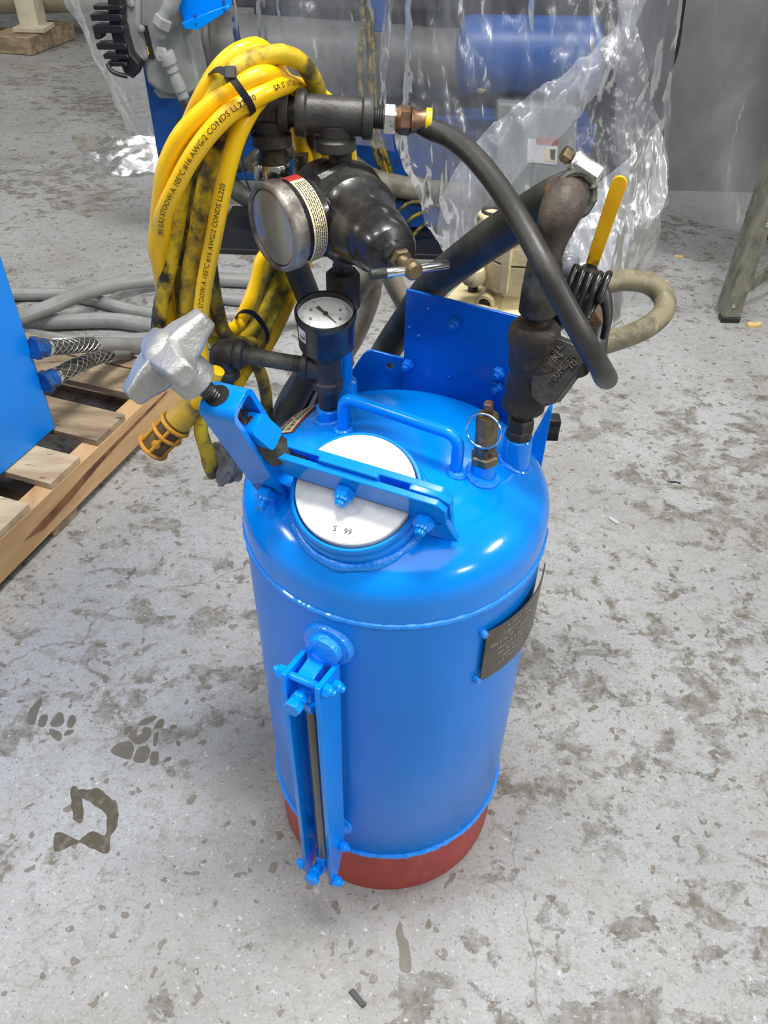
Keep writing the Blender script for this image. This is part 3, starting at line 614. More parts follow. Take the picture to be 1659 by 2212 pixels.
# ---- blue riser, regulator, tees
bx, by = -.0555, .100
rs = MB().lathe((bx, by, .585), (0, 0, 1), [(.0125, 0), (.0125, .040), (.0115, .042), (.0078, .043), (.0078, .085)], 30).build('supply_riser', 'blue', TK)
MB().cyl((bx, by, .668), (bx, by, .72), .0082).build('riser_pipe', 'black_paint', rs)
mb = MB(); mb.lathe((bx, by, .708), (0, 0, 1), [(.015, 0), (.0162, .002), (.0162, .034), (.0145, .037), (.0095, .037)], 8); mb.build('union_coupling', 'iron_rust', rs, .001, ang=30)
MB().cyl((bx, by, .742), (bx, by, .79), .0088).build('riser_pipe', 'black_gloss', rs)
thread(MB(), (bx, by, .744), (bx, by, .752), .0095, .0018).build('pipe_thread', 'black_gloss', rs)
rc_ = V((bx, by, .803)); ra = V((.063, -.13, .004)).normalized(); rup = V((0, 0, 1)); rup = (rup - ra * rup.dot(ra)).normalized()
RG = MB().lathe(rc_, ra, [(.020, -.052), (.0285, -.050), (.030, -.045), (.030, -.024), (.033, -.020), (.033, .004)], 32, rup).build('pressure_regulator', 'black_paint', TK, ang=40, label='black cast regulator with tapered bonnet and tee handle screw')
MB().lathe(rc_, ra, [(.036, -.014), (.0415, -.010), (.0425, .004), (.0425, .012), (.0385, .017)], 10, rup).build('body_flange', 'black_paint', RG, .0015, ang=25)
mb = MB(); thread(mb, rc_ + ra * .016, rc_ + ra * .034, .0385, .0016, 40); mb.build('bonnet_thread', 'iron_dirty', RG)
MB().lathe(rc_, ra, [(.0365, .032), (.0365, .036), (.033, .041), (.0305, .050), (.0270, .078), (.0262, .084), (.0252, .086), (.0240, .092), (.0225, .104), (.0195, .1085), (.0115, .1115), (.0105, .122), (.006, .123)], 40).build('bonnet', 'black_gloss', RG, ang=30)
hexn(mb := MB(), rc_ + ra * .120, ra, .0092, .007); mb.build('lock_nut', 'brass', RG, ang=30)
thread(MB(), rc_ + ra * .126, rc_ + ra * .140, .0048, .0014).build('adjusting_screw', 'brass', RG)
tb = ra.cross(V((0, 0, 1))); tb = (tb + V((0, 0, .05))).normalized()
tcx = rc_ + ra * .143
MB().lathe(tcx - ra * .006 , ra, [(.0048, 0), (.0072, .002), (.0072, .010), (.005, .0125)], 20).build('screw_head', 'brass', RG)
MB().lathe(tcx - tb * .031, tb, [(.0030, 0), (.0036, .0008), (.0036, .064), (.0030, .065)], 18).build('tee_handle', 'chrome', RG)
MB().lathe(tcx + tb * .0342, -tb, [(.0034, 0), (.0039, .0008), (.0039, .012), (.0035, .013)], 18).build('paint_smear', 'rubber_green', RG)
nb = V((.7, -.7, 0)).normalized(); nb2 = V((.7, .7, 0)).normalized()
MB().box((bx, by, .8255), nb * .0195, nb2 * .0195, (0, 0, .008)).build('inlet_boss', 'black_paint', RG, .0015)
MB().lathe((bx, by, .833), (0, 0, 1), [(.0145, 0), (.0145, .0009)], 24).build('boss_face', 'iron_grey', RG)
# tiny vent hole
MB().lathe(rc_ + ra * .098 + rup * .0215, rup, [(.0018, 0), (.0018, .0022)], 10).build('vent_hole', 'ink', RG)
# large gauge facing left
qa = V((-.75, -.66, -.03)).normalized(); qc = V((-.1082, .0482, .8047))
BG = MB().lathe(qc, qa, [(.0085, -.058), (.0085, -.040), (.030, -.039), (.0345, -.036), (.0350, -.012), (.0356, -.011), (.0356, -.009)], 56)
bgo = BG.build('large_gauge', 'black_gloss', TK, ang=35, label='large round gauge with hazy lens, ribbed bezel and cream warning band')
mb = MB(); prof = []
n = 120; vs = []; fs = []; qu, qw = perp(qa)
rows = [(.0350, -.0125), (.0366, -.0115), (.0366, -.002), (.0358, .0015), (.0335, .003), (.0318, .0022), (.0312, .0)]
for j, (r_, h_) in enumerate(rows):
    for i in range(n):
        a = 2 * math.pi * i / n; k = .0005 * (i % 2) if j in (1, 2) else 0
        vs.append(qc + qa * h_ + (qu * math.cos(a) + qw * math.sin(a)) * (r_ - k))
for j in range(len(rows) - 1):
    for i in range(n): fs.append((j * n + i, j * n + (i + 1) % n, (j + 1) * n + (i + 1) % n, (j + 1) * n + i))
MB().add(vs, fs).build('bezel', 'bezel', bgo, ang=50)
MB().lathe(qc, qa, [(.0316, -.001), (.030, .0008), (.020, .0022), (.008, .0028), (.0, .003)], 48).build('lens', 'haze_glass', bgo)
upg = V((0, 0, 1)); upg = (upg - qa * upg.dot(qa)).normalized(); sdg = upg.cross(qa)           # sdg: towards picture right
if sdg.dot(CR) < 0: sdg = -sdg
def band(a0, a1, h0, h1, r_, name, m, k=24):
    mb = MB(); vs = []; fs = []
    for i in range(k + 1):
        a = math.radians(a0 + (a1 - a0) * i / k); d = upg * math.cos(a) + sdg * math.sin(a); vs += [qc + qa * h0 + d * r_, qc + qa * h1 + d * r_]
    for i in range(k): fs.append((2 * i, 2 * i + 1, 2 * i + 3, 2 * i + 2))
    return mb.add(vs, fs).build(name, m, bgo)
band(8, 142, -.030, -.0165, .0353, 'warning_band', 'label_cream'); band(-12, 8, -.030, -.0165, .0353, 'warning_band', 'label_red')
mb = MB()
for rrow in range(6):
    a = 14.0
    while a < 138:
        wv = random.uniform(2, 6.5); h0 = -.0185 - rrow * .0019
        for i in range(2):
            aa, ab = math.radians(a + wv * i / 2), math.radians(a + wv * (i + 1) / 2); d0 = upg * math.cos(aa) + sdg * math.sin(aa); d1 = upg * math.cos(ab) + sdg * math.sin(ab); r_ = .03545
            mb.add([qc + qa * h0 + d0 * r_, qc + qa * (h0 - .0009) + d0 * r_, qc + qa * (h0 - .0009) + d1 * r_, qc + qa * h0 + d1 * r_], [(0, 1, 2, 3)])
        a += wv + random.uniform(.8, 1.8)
mb.build('band_print', 'iron', bgo, smooth=False)
MB().cyl(qc - qa * .055, V((bx, by, .803)), .009).build('gauge_stem', 'black_paint', bgo)
# nipple and tees above the regulator
thread(mb := MB(), (bx, by, .832), (bx, by, .842), .0092, .0018); nip = mb.build('inlet_nipple', 'iron_rust', TK)
MB().cyl((bx, by, .841), (bx, by, .862), .0098, n=24).build('nipple_shank', 'iron_rust', nip)
tz = .8785; td = V((1, 0, -.045)).normalized()
def tee(c, d, l0, l1, drop, name, m, r=.0146):
    c = V(c); d = V(d)
    t = MB().lathe(c, d, [(r + .0028, -l0), (r + .0036, -l0 + .0012), (r + .0036, -l0 + .0075), (r, -l0 + .0095), (r, l1 - .0095), (r + .0022, l1 - .0075), (r + .0022, l1 - .0012), (r + .0014, l1)], 36).build(name, m, TK)
    MB().lathe(c, (0, 0, -1), [(r + .001, .006), (r - .0005, .014), (r - .001, drop - .0105), (r + .0028, drop - .0085), (r + .0030, drop - .001), (r + .002, drop)], 32).build('tee_outlet', m, t)
    return t
t1 = tee((bx - .004, by, tz), td, .031, .032, .0265, 'pipe_tee', 'iron_grey')
q = V((bx - .004, by, tz))
thread(MB(), q + td * .031, q + td * .041, .0085, .0017).build('nipple_thread', 'iron_grey', t1)
MB().lathe(q - td * .041, td, [(.0115, 0), (.0115, .012)], 24).build('close_nipple', 'black_paint', t1)
hexn(mb := MB(), q + td * .040, td, .0112, .0105, 6, (0, 0, 1)); mb.build('hex_fitting', 'bright_zinc', t1, ang=30)
mb = MB(); mb.lathe(q + td * .050, td, [(.0085, 0), (.0105, .002), (.0112, .004)], 20); hexn(mb, q + td * .053, td, .0112, .010, 6, (0, .3, 1)); mb.lathe(q + td * .063, td, [(.0105, 0), (.0088, .004), (.0092, .012)], 20)
mb.build('hose_coupling', 'copper', t1, ang=30)
t2 = tee((-.1125, by, tz + .0025), td, .022, .0165, .0265, 'pipe_tee', 'iron_rust', .0140)
p2 = V((-.1125, by, tz + .0025))
hb = MB().lathe(p2 + V((0, 0, -.0255)), (0, 0, -1), [(.0112, 0), (.0112, .008), (.0135, .009), (.0135, .02)], 26).build('hose_barb', 'iron_rust', t2)

# ---- hanging black hose below the second tee with a worm clamp
h0 = p2 + V((0, 0, -.034))
HB = MB().tube(spline([h0, h0 + V((0, .004, -.012)), h0 + V((-.001, .014, -.03)), h0 + V((-.002, .026, -.06)), at(640, 575, y=.15), at(672, 660, y=.16), at(686, 740, y=.158), at(670, 800, y=.162), at(640, 860, y=.160), at(614, 930, y=.158), (-.152, .160, .30), (-.150, .163, .10), (-.143, .167, .035), (-.125, .172, .0145), (-.09, .178, .0145)], 8), .0128, 16).build('drop_hose', 'rubber_dark', None, ang=70)
tag(HB, 'dark grimy rubber hose dropping from the upper tee behind the large gauge', 'hose')
MB().lathe(h0 + V((0, 0, -.006)), (0, 0, -1), [(.0134, 0), (.0139, .0008), (.0139, .010), (.0134, .011)], 28).build('hose_clamp', 'chrome', HB)
mb = MB(); mb.box(h0 + V((-.0125, -.006, -.0115)), (.003, 0, 0), (0, .006, 0), (0, 0, .0062)); mb.build('clamp_housing', 'chrome', HB, .0012)
hexn(mb := MB(), h0 + V((-.0165, -.001, -.0115)), (-1, .1, .1), .0045, .005); mb.build('clamp_screw', 'bezel', HB, ang=30)

# ---- sight glass with guard bars on the front of the shell
ph = math.radians(-114); A_ = V((math.cos(ph), math.sin(ph), 0)); B_ = V((-A_.y, A_.x, 0)); Zv = V((0, 0, 1))
def K(r, t, z): return A_ * r + B_ * t + Zv * z
SG = MB().lathe(K(.146, .004, .497), A_, [(.026, 0), (.026, .003), (.0235, .0075), (.0175, .0085), (.0165, .016), (.009, .018)], 36).build('sight_glass', 'blue_weld', TK, ang=35, label='tubular sight glass between two blue guard bars')
MB().lathe(K(.146, .002, .160), A_, [(.022, 0), (.021, .005), (.0165, .0075), (.0155, .016), (.009, .018)], 32).build('lower_boss', 'blue', SG, ang=35)
for sg in (-1, 1):
    tt = .0172 * sg
    poly = [(.157, .485), (.194, .492), (.1955, .488), (.1955, .098), (.190, .090), (.1845, .092), (.163, .150), (.160, .175), (.160, .30), (.157, .455)]
    MB().prism([poly], B_ * (tt - .0025), A_, Zv, B_ * .005).build('guard_bar', 'blue', SG, .0007)
MB().cyl(K(.1775, 0, .118), K(.1775, 0, .447), .0082, n=24).build('glass_tube', 'glass_rod', SG)
MB().lathe(K(.1775, 0, .440), (0, 0, 1), [(.0105, -.006), (.012, -.003), (.012, .008), (.0095, .010), (.0095, .028)], 6).build('upper_gland', 'blue', SG, .0006, ang=30)
MB().box(K(.172, -.002, .474), A_ * .012, B_ * .0085, Zv * .010).build('upper_block', 'blue', SG, .0012)
MB().lathe(K(.1775, 0, .128), (0, 0, -1), [(.0105, -.006), (.012, -.003), (.012, .010), (.0095, .012), (.0095, .022)], 6).build('lower_gland', 'blue', SG, .0006, ang=30)
MB().box(K(.172, 0, .105), A_ * .012, B_ * .008, Zv * .008).build('lower_block', 'blue', SG, .0012)
mb = MB(); mb.cyl(K(.187, -.022, .484), K(.187, .022, .484), .0038, n=16); thread(mb, K(.187, .004, .484), K(.187, .018, .484), .0043, .0013); mb.build('tie_bolt', 'blue', SG)
for (r_, z_, t_) in ((.187, .484, 1), (.187, .484, -1), (.171, .470, 1), (.172, .160, 1), (.190, .105, 1), (.190, .105, -1)):
    nut(K(r_, .0198 * t_, z_), B_ * t_, .0066, 'nut', 'blue', SG, .5)
for z_ in (.464, .112):
    mb = MB(); mb.cyl(K(.180, -.003, z_), K(.200, -.003, z_), .0062, n=20); hexn(mb, K(.190, -.003, z_), A_, .0082, .006); mb.lathe(K(.199, -.003, z_), A_, [(.0085, 0), (.009, .001), (.009, .008), (.0085, .009)], 6)
    mb.build('drain_plug', 'blue', SG, .0004, ang=30)

# ---- name plate bent round the shell
def shellp(a, z, r): return V((math.cos(a) * r, math.sin(a) * r, z))
a0, a1 = math.radians(-55.5), math.radians(-13); zc0, zc1 = .4335, .5065
vs = []; fs = []; n = 26
for i in range(n + 1):
    f = i / n; a = a0 + (a1 - a0) * f; r_ = R0 + .0035 + .006 * f * (1.0 - f) + .001 * f
    for z_ in (zc0, zc1):
        vs += [shellp(a, z_ , r_), shellp(a, z_, r_ + .0012)]
for i in range(n):
    b = 4 * i; c = b + 4
    fs += [(b + 1, c + 1, c + 3, b + 3), (b, b + 2, c + 2, c), (b + 2, b + 3, c + 3, c + 2), (b, c, c + 1, b + 1)]
fs += [(0, 1, 3, 2), (4 * n, 4 * n + 2, 4 * n + 3, 4 * n + 1)]
NP = MB().add(vs, fs).build('name_plate', 'nameplate', TK, ang=30, label='dull bronze name plate with rows of stamped characters')
mb = MB(); rnd = random.Random(3)
def npr(f): return R0 + .0035 + .006 * f * (1 - f) + .001 * f + .0014
for row, (z_, fa, fb) in enumerate(((.4975, .22, .93), (.4885, .18, .9), (.4795, .05, .95), (.4705, .15, .95), (.4620, .16, .9), (.4535, .2, .9), (.4460, .18, .8))):
    f = fa
    while f < fb:
        if rnd.random() < .16: f += .022; continue
        for _ in range(rnd.randint(2, 4)):                      # strokes of one stamped character
            f0 = f + rnd.random() * .009; z0_ = z_ + rnd.random() * .0038; vert = rnd.random() < .55
            f1 = f0 + (.0024 if vert else .009); z1_ = z0_ + (.0030 if vert else .0011)
            q = [(f0, z0_), (f1, z0_), (f1, z1_), (f0, z1_)]
            mb.add([shellp(a0 + (a1 - a0) * x, y, npr(x)) for x, y in q], [(0, 1, 2, 3)])
        f += .0165
mk = mb.build('stamped_characters', 'name_mark', NP, smooth=False)
for a_, z_ in ((a0 - .012, .5035), (a0 - .012, .4345)):
    MB().lathe(shellp(a_, z_, R0 - .001), shellp(a_, 0, 1), [(.0042, 0), (.0042, .004), (.003, .0065), (.001, .0072)], 16).build('rivet', 'blue_weld', NP)

# ---- warning sticker with lifted clear film
def dome_hit(px, py):
    d = ray(px, py); t = .3
    while t < 1.6:
        p = CP + d * t; r_ = math.hypot(p.x, p.y)
        if r_ < R0 and p.z <= dz(r_): return p
        t += .0004
    return at(px, py, z=.58)
s_o = dome_hit(640, 905); s_d = (dome_hit(622, 936) - dome_hit(668, 888)); s_d.normalize()
nrm = V((s_o.x, s_o.y, .10)).normalized(); nrm = V((-.42, .12, .9)).normalized()
def onto(x, y, lift):
    p = s_o + s_d * x + s_w * y
    r_ = min(math.hypot(p.x, p.y), R0 - .001); return V((p.x, p.y, dz(r_) + lift))
s_w = nrm.cross(s_d).normalized(); s_d = s_w.cross(nrm).normalized()
def patch(x0, x1, y0, y1, lift, name, m, par, k=14, j=4):
    vs = []; fs = []
    for i in range(k + 1):
        for q in range(j + 1): vs.append(onto(x0 + (x1 - x0) * i / k, y0 + (y1 - y0) * q / j, lift))
    for i in range(k):
        for q in range(j): b = i * (j + 1) + q; fs.append((b, b + j + 1, b + j + 2, b + 1))
    return MB().add(vs, fs).build(name, m, par)
stk = patch(-.034, .030, -.0125, .0125, .0009, 'warning_sticker', 'label_red', TK); stk['label'] = 'cream and red warning sticker with torn clear film'
patch(-.032, .029, -.0095, .0095, .0012, 'sticker_field', 'label_cream', stk)
mb = MB()
for t_, y_ in (('PRESSURE', .0012), ('CAP POR', -.0080)):
    vs, fs = text_geo(t_, .0082); sx_ = .056 / max(v.x for v in vs)
    mb.add([onto(-.029 + v.x * sx_, y_ + v.y * .9, .0016) for v in vs], fs)
mb.build('sticker_lettering', 'ink', stk, smooth=False)
mb = MB(); fp = [onto(-.030, -.002, .001), onto(-.020, .010, .001), onto(-.032, .014, .02), onto(-.036, .006, .016)]
mb.add(fp, [(0, 1, 2, 3)]); mb.build('loose_film', 'film_mid', stk)

# ---- mounting plates behind the head
pd = V((.9013, -.4332, 0)); pn = V((-.4332, -.9013, 0)); po = V((.004, .166, 0))
BP = MB().box(po + pd * .0675 + V((0, 0, .545)) - pn * .002, pd * .0675, pn * .002, (0, 0, .1515)).build('back_plate', 'blue_plate', TK, .0006)
for px_, py_ in ((984, 698), (884, 786), (1079, 803), (1075, 832)):
    nut(at(px_, py_, pl=(po, pn)), pn, .0072, 'nut', 'blue_plate', BP, .6)
for px_, py_, r_ in ((884, 708, .002), (904, 727, .0025), (970, 815, .002), (924, 668, .0018)):
    MB().lathe(at(px_, py_, pl=(po, pn)), pn, [(r_, 0), (r_ * .8, .001), (r_ * .3, .0016)], 12).build('paint_drip', 'blue_plate', BP)
yl = .178
poly = [at(x, y, y=yl) for x, y in [(760, 803), (783, 768), (792, 760), (804, 757), (868, 774), (880, 778), (880, 870), (760, 870)]]
hc = at(843, 791, y=yl)
MB().prism([[(p.x, p.z) for p in poly], [(hc.x + .0042 * math.cos(a), hc.z + .0042 * math.sin(a)) for a in [2 * math.pi * i / 20 for i in range(20)]]], (0, yl, 0), (1, 0, 0), (0, 0, 1), (0, .0035, 0)).build('side_flange', 'blue_plate', TK, .0005)
fd = V((.22, .97, 0)).normalized(); fn = V((.97, -.22, 0))
f0 = V((.1455, .048, 0))
SB = MB().prism([[(0, .30), (.085, .30), (.085, .600), (.055, .632), (.008, .640), (0, .632)]], f0 , fd, (0, 0, 1), fn * .0035).build('side_bracket', 'blue', TK, .0006)
MB().prism([[(.0, .30), (.010, .30), (.010, .600), (.0, .636)]], f0, -fn, (0, 0, 1), fd * .003).build('bracket_lip', 'blue', SB, .0005)
kb = at(1190, 921, y=.085)
mb = MB(); mb.box(kb, (.0085, 0, 0), (0, .008, 0), (0, 0, .0125)); kbo = mb.build('bracket_bumper', 'black_plastic', SB, .0025)
for i in range(5):
    for z_ in (.0085, -.0085): MB().box(kb + V((0, -.0082, z_ + (i - 2) * .0016)), (.0078, 0, 0), (0, .0006, 0), (0, 0, .0004)).build('bumper_rib', 'black_paint', SB)

# ---- cream control valve carried behind the back plate
cvx, cvy = .122, .222
CV = MB().prism([arc(.050, .035, .012, 0, 90) + arc(-.050, .035, .012, 90, 180) + arc(-.050, -.035, .012, 180, 270) + arc(.050, -.035, .012, 270, 360)], (cvx, cvy, .652), pd, V((.4332, .9013, 0)), (0, 0, .013)).build('control_valve', 'cream', TK, .002, label='cream cast control valve body with black socket screws')
MB().lathe((cvx + .002, cvy + .004, .664), (0, 0, 1), [(.040, 0), (.037, .004), (.034, .014), (.040, .017), (.041, .048), (.0405, .0485)], 8, pd).build('lower_housing', 'cream', CV, .002, ang=25)
MB().lathe((cvx + .002, cvy + .004, .7125), (0, 0, 1), [(.0395, 0), (.0395, .0016)], 8, pd).build('gasket', 'ink', CV)
MB().lathe((cvx + .002, cvy + .004, .714), (0, 0, 1), [(.0405, 0), (.041, .001), (.040, .030), (.034, .040), (.020, .044)], 8, pd).build('upper_housing', 'cream', CV, .002, ang=25)
for a_ in (200, 245, 290, 335):
    d_ = V((math.cos(math.radians(a_)), math.sin(math.radians(a_)), 0)); w_ = V((-d_.y, d_.x, 0))
    MB().box(V((cvx + .002, cvy + .004, .7125)) + d_ * .0405, d_ * .003, w_ * .005, (0, 0, .028)).build('housing_rib', 'cream', CV, .0015)
tcap = at(1064, 460, y=.225)
MB().lathe(tcap - V((0, 0, .028)), (0, 0, 1), [(.016, 0), (.016, .026), (.014, .029)], 8).build('top_boss', 'cream', CV, .0012, ang=30)
mb = MB(); mb.tube([tcap + V((math.cos(a) * .010, math.sin(a) * .010, .002)) for a in [2 * math.pi * i / 24 for i in range(24)]], .002, 8, True); mb.build('boss_seal', 'rubber', CV)
for px_, py_ in ((1021, 616), (1116, 643)):
    q = at(px_, py_ + 12, z=.665); MB().lathe(q, (0, 0, 1), [(.0058, 0), (.0058, .009), (.0036, .009), (.0036, .004)], 18).build('socket_screw', 'black_plastic', CV)
q = at(1052, 655, z=.664); d_ = (pn + V((0, 0, .12))).normalized()
MB().lathe(q - d_ * .012, d_, [(.0115, 0), (.0115, .020), (.0105, .021), (.0075, .021), (.0075, .012)], 24).build('side_port', 'cream', CV, ang=40)
MB().lathe(q + d_ * .0062, d_, [(.0074, 0), (.0074, .0006)], 20).build('port_bore', 'ink', CV)
MB().lathe(at(1023, 595, y=.205), (0, 0, 1), [(.004, -.012), (.011, -.008), (.0135, 0), (.011, .008), (.004, .0115)], 20).build('casting_lug', 'cream', CV)
MB().box((.112, .228, .6425), pd * .052, V((.4332, .9013, 0)) * .042, (0, 0, .004)).build('valve_shelf', 'cream_light', CV, .0008)

# ================================================================== hoses on the tank
pts = [q + td * .070, at(925, 276, y=.098), at(975, 298, y=.085), at(1025, 340, y=.062), at(1075, 402, y=.032), at(1125, 480, y=-.006), at(1172, 565, y=-.038), at(1213, 645, y=-.054), at(1260, 730, y=-.064), at(1297, 793, y=-.055), at(1312, 818, y=-.025), at(1302, 812, y=0.0), at(1290, 775, y=.025), at(1294, 725, y=.045), at(1303, 678, y=.058), at(1298, 635, y=.066), at(1275, 612, y=.07), at(1250, 625, y=.07)]
q = V((bx - .004, by, tz)); pts[0] = q + td * .0695
BH = MB().tube(spline(pts, 10), .0086, 18).build('air_hose', 'rubber', None, ang=70)
tag(BH, 'black rubber air hose arching from the brass coupling and looping at the right', 'hose')
MB().lathe(q + td * .074, td, [(.0092, 0), (.0105, .0006), (.0105, .005), (.0092, .0056)], 28).build('yellow_band', 'yellow_ring', BH)
hp = [(.1265, .006, .8525), at(1195, 432, y=.040), at(1100, 490, y=.078), at(1010, 553, y=.125), at(935, 615, y=.185), at(880, 690, y=.215), at(825, 775, y=.24), at(790, 860, y=.25), at(760, 990, y=.24), (-.055, .25, .34), (-.045, .262, .12), (-.035, .28, .035), (-.02, .305, .0190), (.02, .315, .0185)]
hs = spline(hp, 8)
BL = MB().tube(hs, .0172, 20).build('blast_hose', 'rubber_green', None, ang=70)
tag(BL, 'thick dark green stained blast hose clamped to the rusty elbow', 'hose')
hd0 = (hs[6] - hs[1]).normalized(); hcx = hs[3]
MB().lathe(hcx, hd0, [(.0176, -.006), (.0182, -.0052), (.0182, .0052), (.0176, .006)], 36).build('hose_clamp', 'chrome', BL)
hu = at(1255, 398, y=.01) - hcx; hu = (hu - hd0 * hu.dot(hd0)).normalized(); hw_ = hd0.cross(hu)
MB().box(hcx + hu * .0225, hd0 * .0080, hw_ * .0135, hu * .0068).build('clamp_housing', 'bright_zinc', BL, .0035, seg=3)
hexn(mb := MB(), hcx + hu * .0225 - hw_ * .014, -hw_, .0062, .007); mb.build('clamp_screw', 'brass', BL, ang=30)
mb = MB()
pp = [hs[0] + (perp(hd0)[0] * math.cos(a) + perp(hd0)[1] * math.sin(a)) * .0150 for a in [2 * math.pi * i / 40 for i in range(40)]]
mb.tube(pp, [.0030 * (1 + .7 * noise.noise(p * 300)) for p in pp], 8, True); mb.build('frayed_end', 'iron_dirty', BL)
OL = MB().tube(spline([(.165, .235, .690), at(1290, 612, y=.245), at(1345, 605, y=.255), at(1400, 612, y=.262), at(1432, 640, y=.255), at(1434, 672, y=.235), at(1405, 702, y=.21), at(1360, 724, y=.19), at(1305, 742, y=.165), at(1255, 765, y=.17), (.10, .19, .57), (.09, .22, .40), (.09, .27, .2), (.092, .305, .04), (.10, .34, .0160), (.10, .41, .0140)], 8), .0122, 18).build('return_hose', 'rubber_olive', None, ang=70)
tag(OL, 'faded olive rubber hose making a wide loop beside the yellow lever', 'hose')
def hose(pts, r, m, label, name='hose', k=8, cat='hose', group=None, n=14):
    o = MB().tube(spline(pts, k), r, n).build(name, m, None, ang=70); return tag(o, label, cat, group)
GR = 'blast hoses gathered behind the tank'
hose([at(812, 572, y=.285), at(785, 605, y=.288), at(745, 668, y=.290), at(712, 740, y=.290), at(660, 830, y=.290), at(625, 905, y=.294), (-.10, .302, .30), (-.09, .33, .10), (-.085, .365, .03), (-.085, .41, .0155), (-.085, .46, .0155)], .0140, 'rubber_tan', 'pale tan hose standing highest behind the regulator and small gauge', group=GR)
hose([at(806, 590, y=.325), at(797, 650, y=.325), at(765, 728, y=.325), at(720, 800, y=.325), at(672, 860, y=.328), (-.09, .345, .35), (-.05, .365, .15), (-.03, .39, .04), (-.03, .43, .0155), (-.03, .48, .0145)], .0130, 'rubber_tan', 'tan hose running just below the pale one beside the blue plate', group=GR)
hose([at(838, 585, y=.355), at(855, 620, y=.355), at(880, 668, y=.355), at(905, 740, y=.357), (.03, .365, .4), (.03, .385, .10), (.03, .41, .03), (.03, .45, .014), (.03, .50, .014)], .0125, 'rubber_tan', 'short grey hose bending down behind the blue plate corner', group=GR)
hose([at(700, 770, y=.205), at(655, 820, y=.20), at(618, 885, y=.192), at(598, 960, y=.188), (-.165, .195, .3), (-.165, .205, .08), (-.165, .225, .025), (-.165, .27, .0165)], .0150, 'rubber_dark', 'dark hose beside the yellow cord tail behind the dome', group=GR)
hose([at(745, 770, y=.226), at(692, 825, y=.226), at(658, 885, y=.224), at(640, 960, y=.222), (-.120, .226, .3), (-.120, .232, .08), (-.120, .25, .025), (-.120, .29, .0165)], .0150, 'rubber_dark', 'dark hose nearest the black gauge riser behind the dome', group=GR)
# thin control line wound in a small coil at the lever hub
cw = []
cc = at(1257, 634, y=.010); ce = V((.93, -.36, 0)).normalized(); cu_ = V((.30, .35, .85)).normalized(); cf = ce.cross(cu_).normalized()
for i in range(4 * 18 + 6):
    a = 2 * math.pi * i / 18; cw.append(cc + ce * (-.013 + .0068 * i / 18) + (cu_ * math.cos(a) * (.0195 + .0022 * math.sin(i * .31)) + cf * math.sin(a) * .0085))
cw += [at(1302, 640, y=.004), at(1310, 690, y=.004), at(1303, 730, y=.004)]
CO = MB().tube(spline(cw, 3), .0030, 10).build('control_line', 'black_gloss', None, ang=70)
tag(CO, 'thin black line wound in a tight coil below the yellow lever', 'cable')

# ================================================================== yellow cord hung on the tee
YC = thing('extension_cord', 'yellow extension cord coil hung over the pipe tee, tied with black straps', 'cord', (-.15, .09, .60))
RC = .0071
def strand(pp, m, name='cord_loop', r=RC, k=7):
    path = spline([at(x, y, y=d) for x, y, d in pp], k); return path, MB().tube(path, r, 14).build(name, m, YC, ang=70)
sA = [(656, 245, .172), (642, 205, .150), (618, 176, .118), (596, 164, .088), (570, 162, .066), (542, 171, .058), (500, 196, .052), (445, 237, .046), (392, 292, .042), (360, 357, .042), (348, 420, .045), (341, 488, .05), (337, 535, .055), (345, 575, .062), (352, 620, .075), (366, 690, .085), (374, 740, .085), (385, 800, .08)]
strand(sA, 'yellow')
sB = [(350, 500, .050), (353, 463, .040), (375, 413, .034), (411, 345, .032), (453, 287, .034), (497, 243, .040), (542, 216, .050), (583, 196, .062), (606, 187, .080), (624, 183, .102), (648, 188, .123), (675, 200, .130), (708, 221, .138), (740, 265, .168), (755, 340, .198), (755, 420, .212)]
pB, oB = strand(sB[::1], 'yellow')
strand([(350, 500, .050), (345, 545, .06), (352, 600, .08), (372, 660, .10), (400, 720, .11), (430, 760, .11)], 'yellow')
sC = [(560, 215, .085), (545, 232, .068), (528, 262, .058), (511, 300, .052), (494, 357, .048), (478, 427, .046), (463, 506, .046), (447, 586, .046), (438, 645, .046), (432, 713, .040), (434, 782, .032), (436, 840, .032)]
pC, oC = strand(sC[::-1], 'yellow')
strand([(640, 260, .15), (620, 190, .13), (590, 135, .10), (560, 104, .085), (528, 108, .075), (497, 126, .068), (468, 158, .062), (440, 205, .06), (418, 250, .065), (395, 310, .075), (380, 380, .085)], 'yellow')
strand([(690, 260, .16), (688, 205, .13), (675, 168, .115), (650, 135, .10), (612, 117, .088), (570, 122, .078), (530, 136, .066), (494, 166, .056), (462, 212, .055), (431, 262, .06), (408, 330, .066), (396, 400, .066), (386, 455, .064), (371, 546, .062), (358, 612, .062), (345, 678, .064), (341, 745, .068), (350, 800, .072)], 'yellow_dirty')
strand([(520, 235, .075), (488, 285, .068), (455, 357, .066), (441, 413, .064), (426, 506, .062), (411, 586, .064), (405, 652, .066), (408, 705, .07), (420, 790, .075)], 'yellow_dirty', r=.0076)
strand([(470, 270, .088), (432, 340, .085), (412, 400, .082), (401, 480, .082), (393, 586, .082), (398, 678, .084), (420, 760, .085), (460, 820, .085)], 'yellow_dark')
strand([(480, 205, .075), (440, 260, .078), (408, 340, .085), (388, 440, .088), (380, 560, .09), (377, 640, .09), (374, 735, .09), (400, 810, .09)], 'yellow')
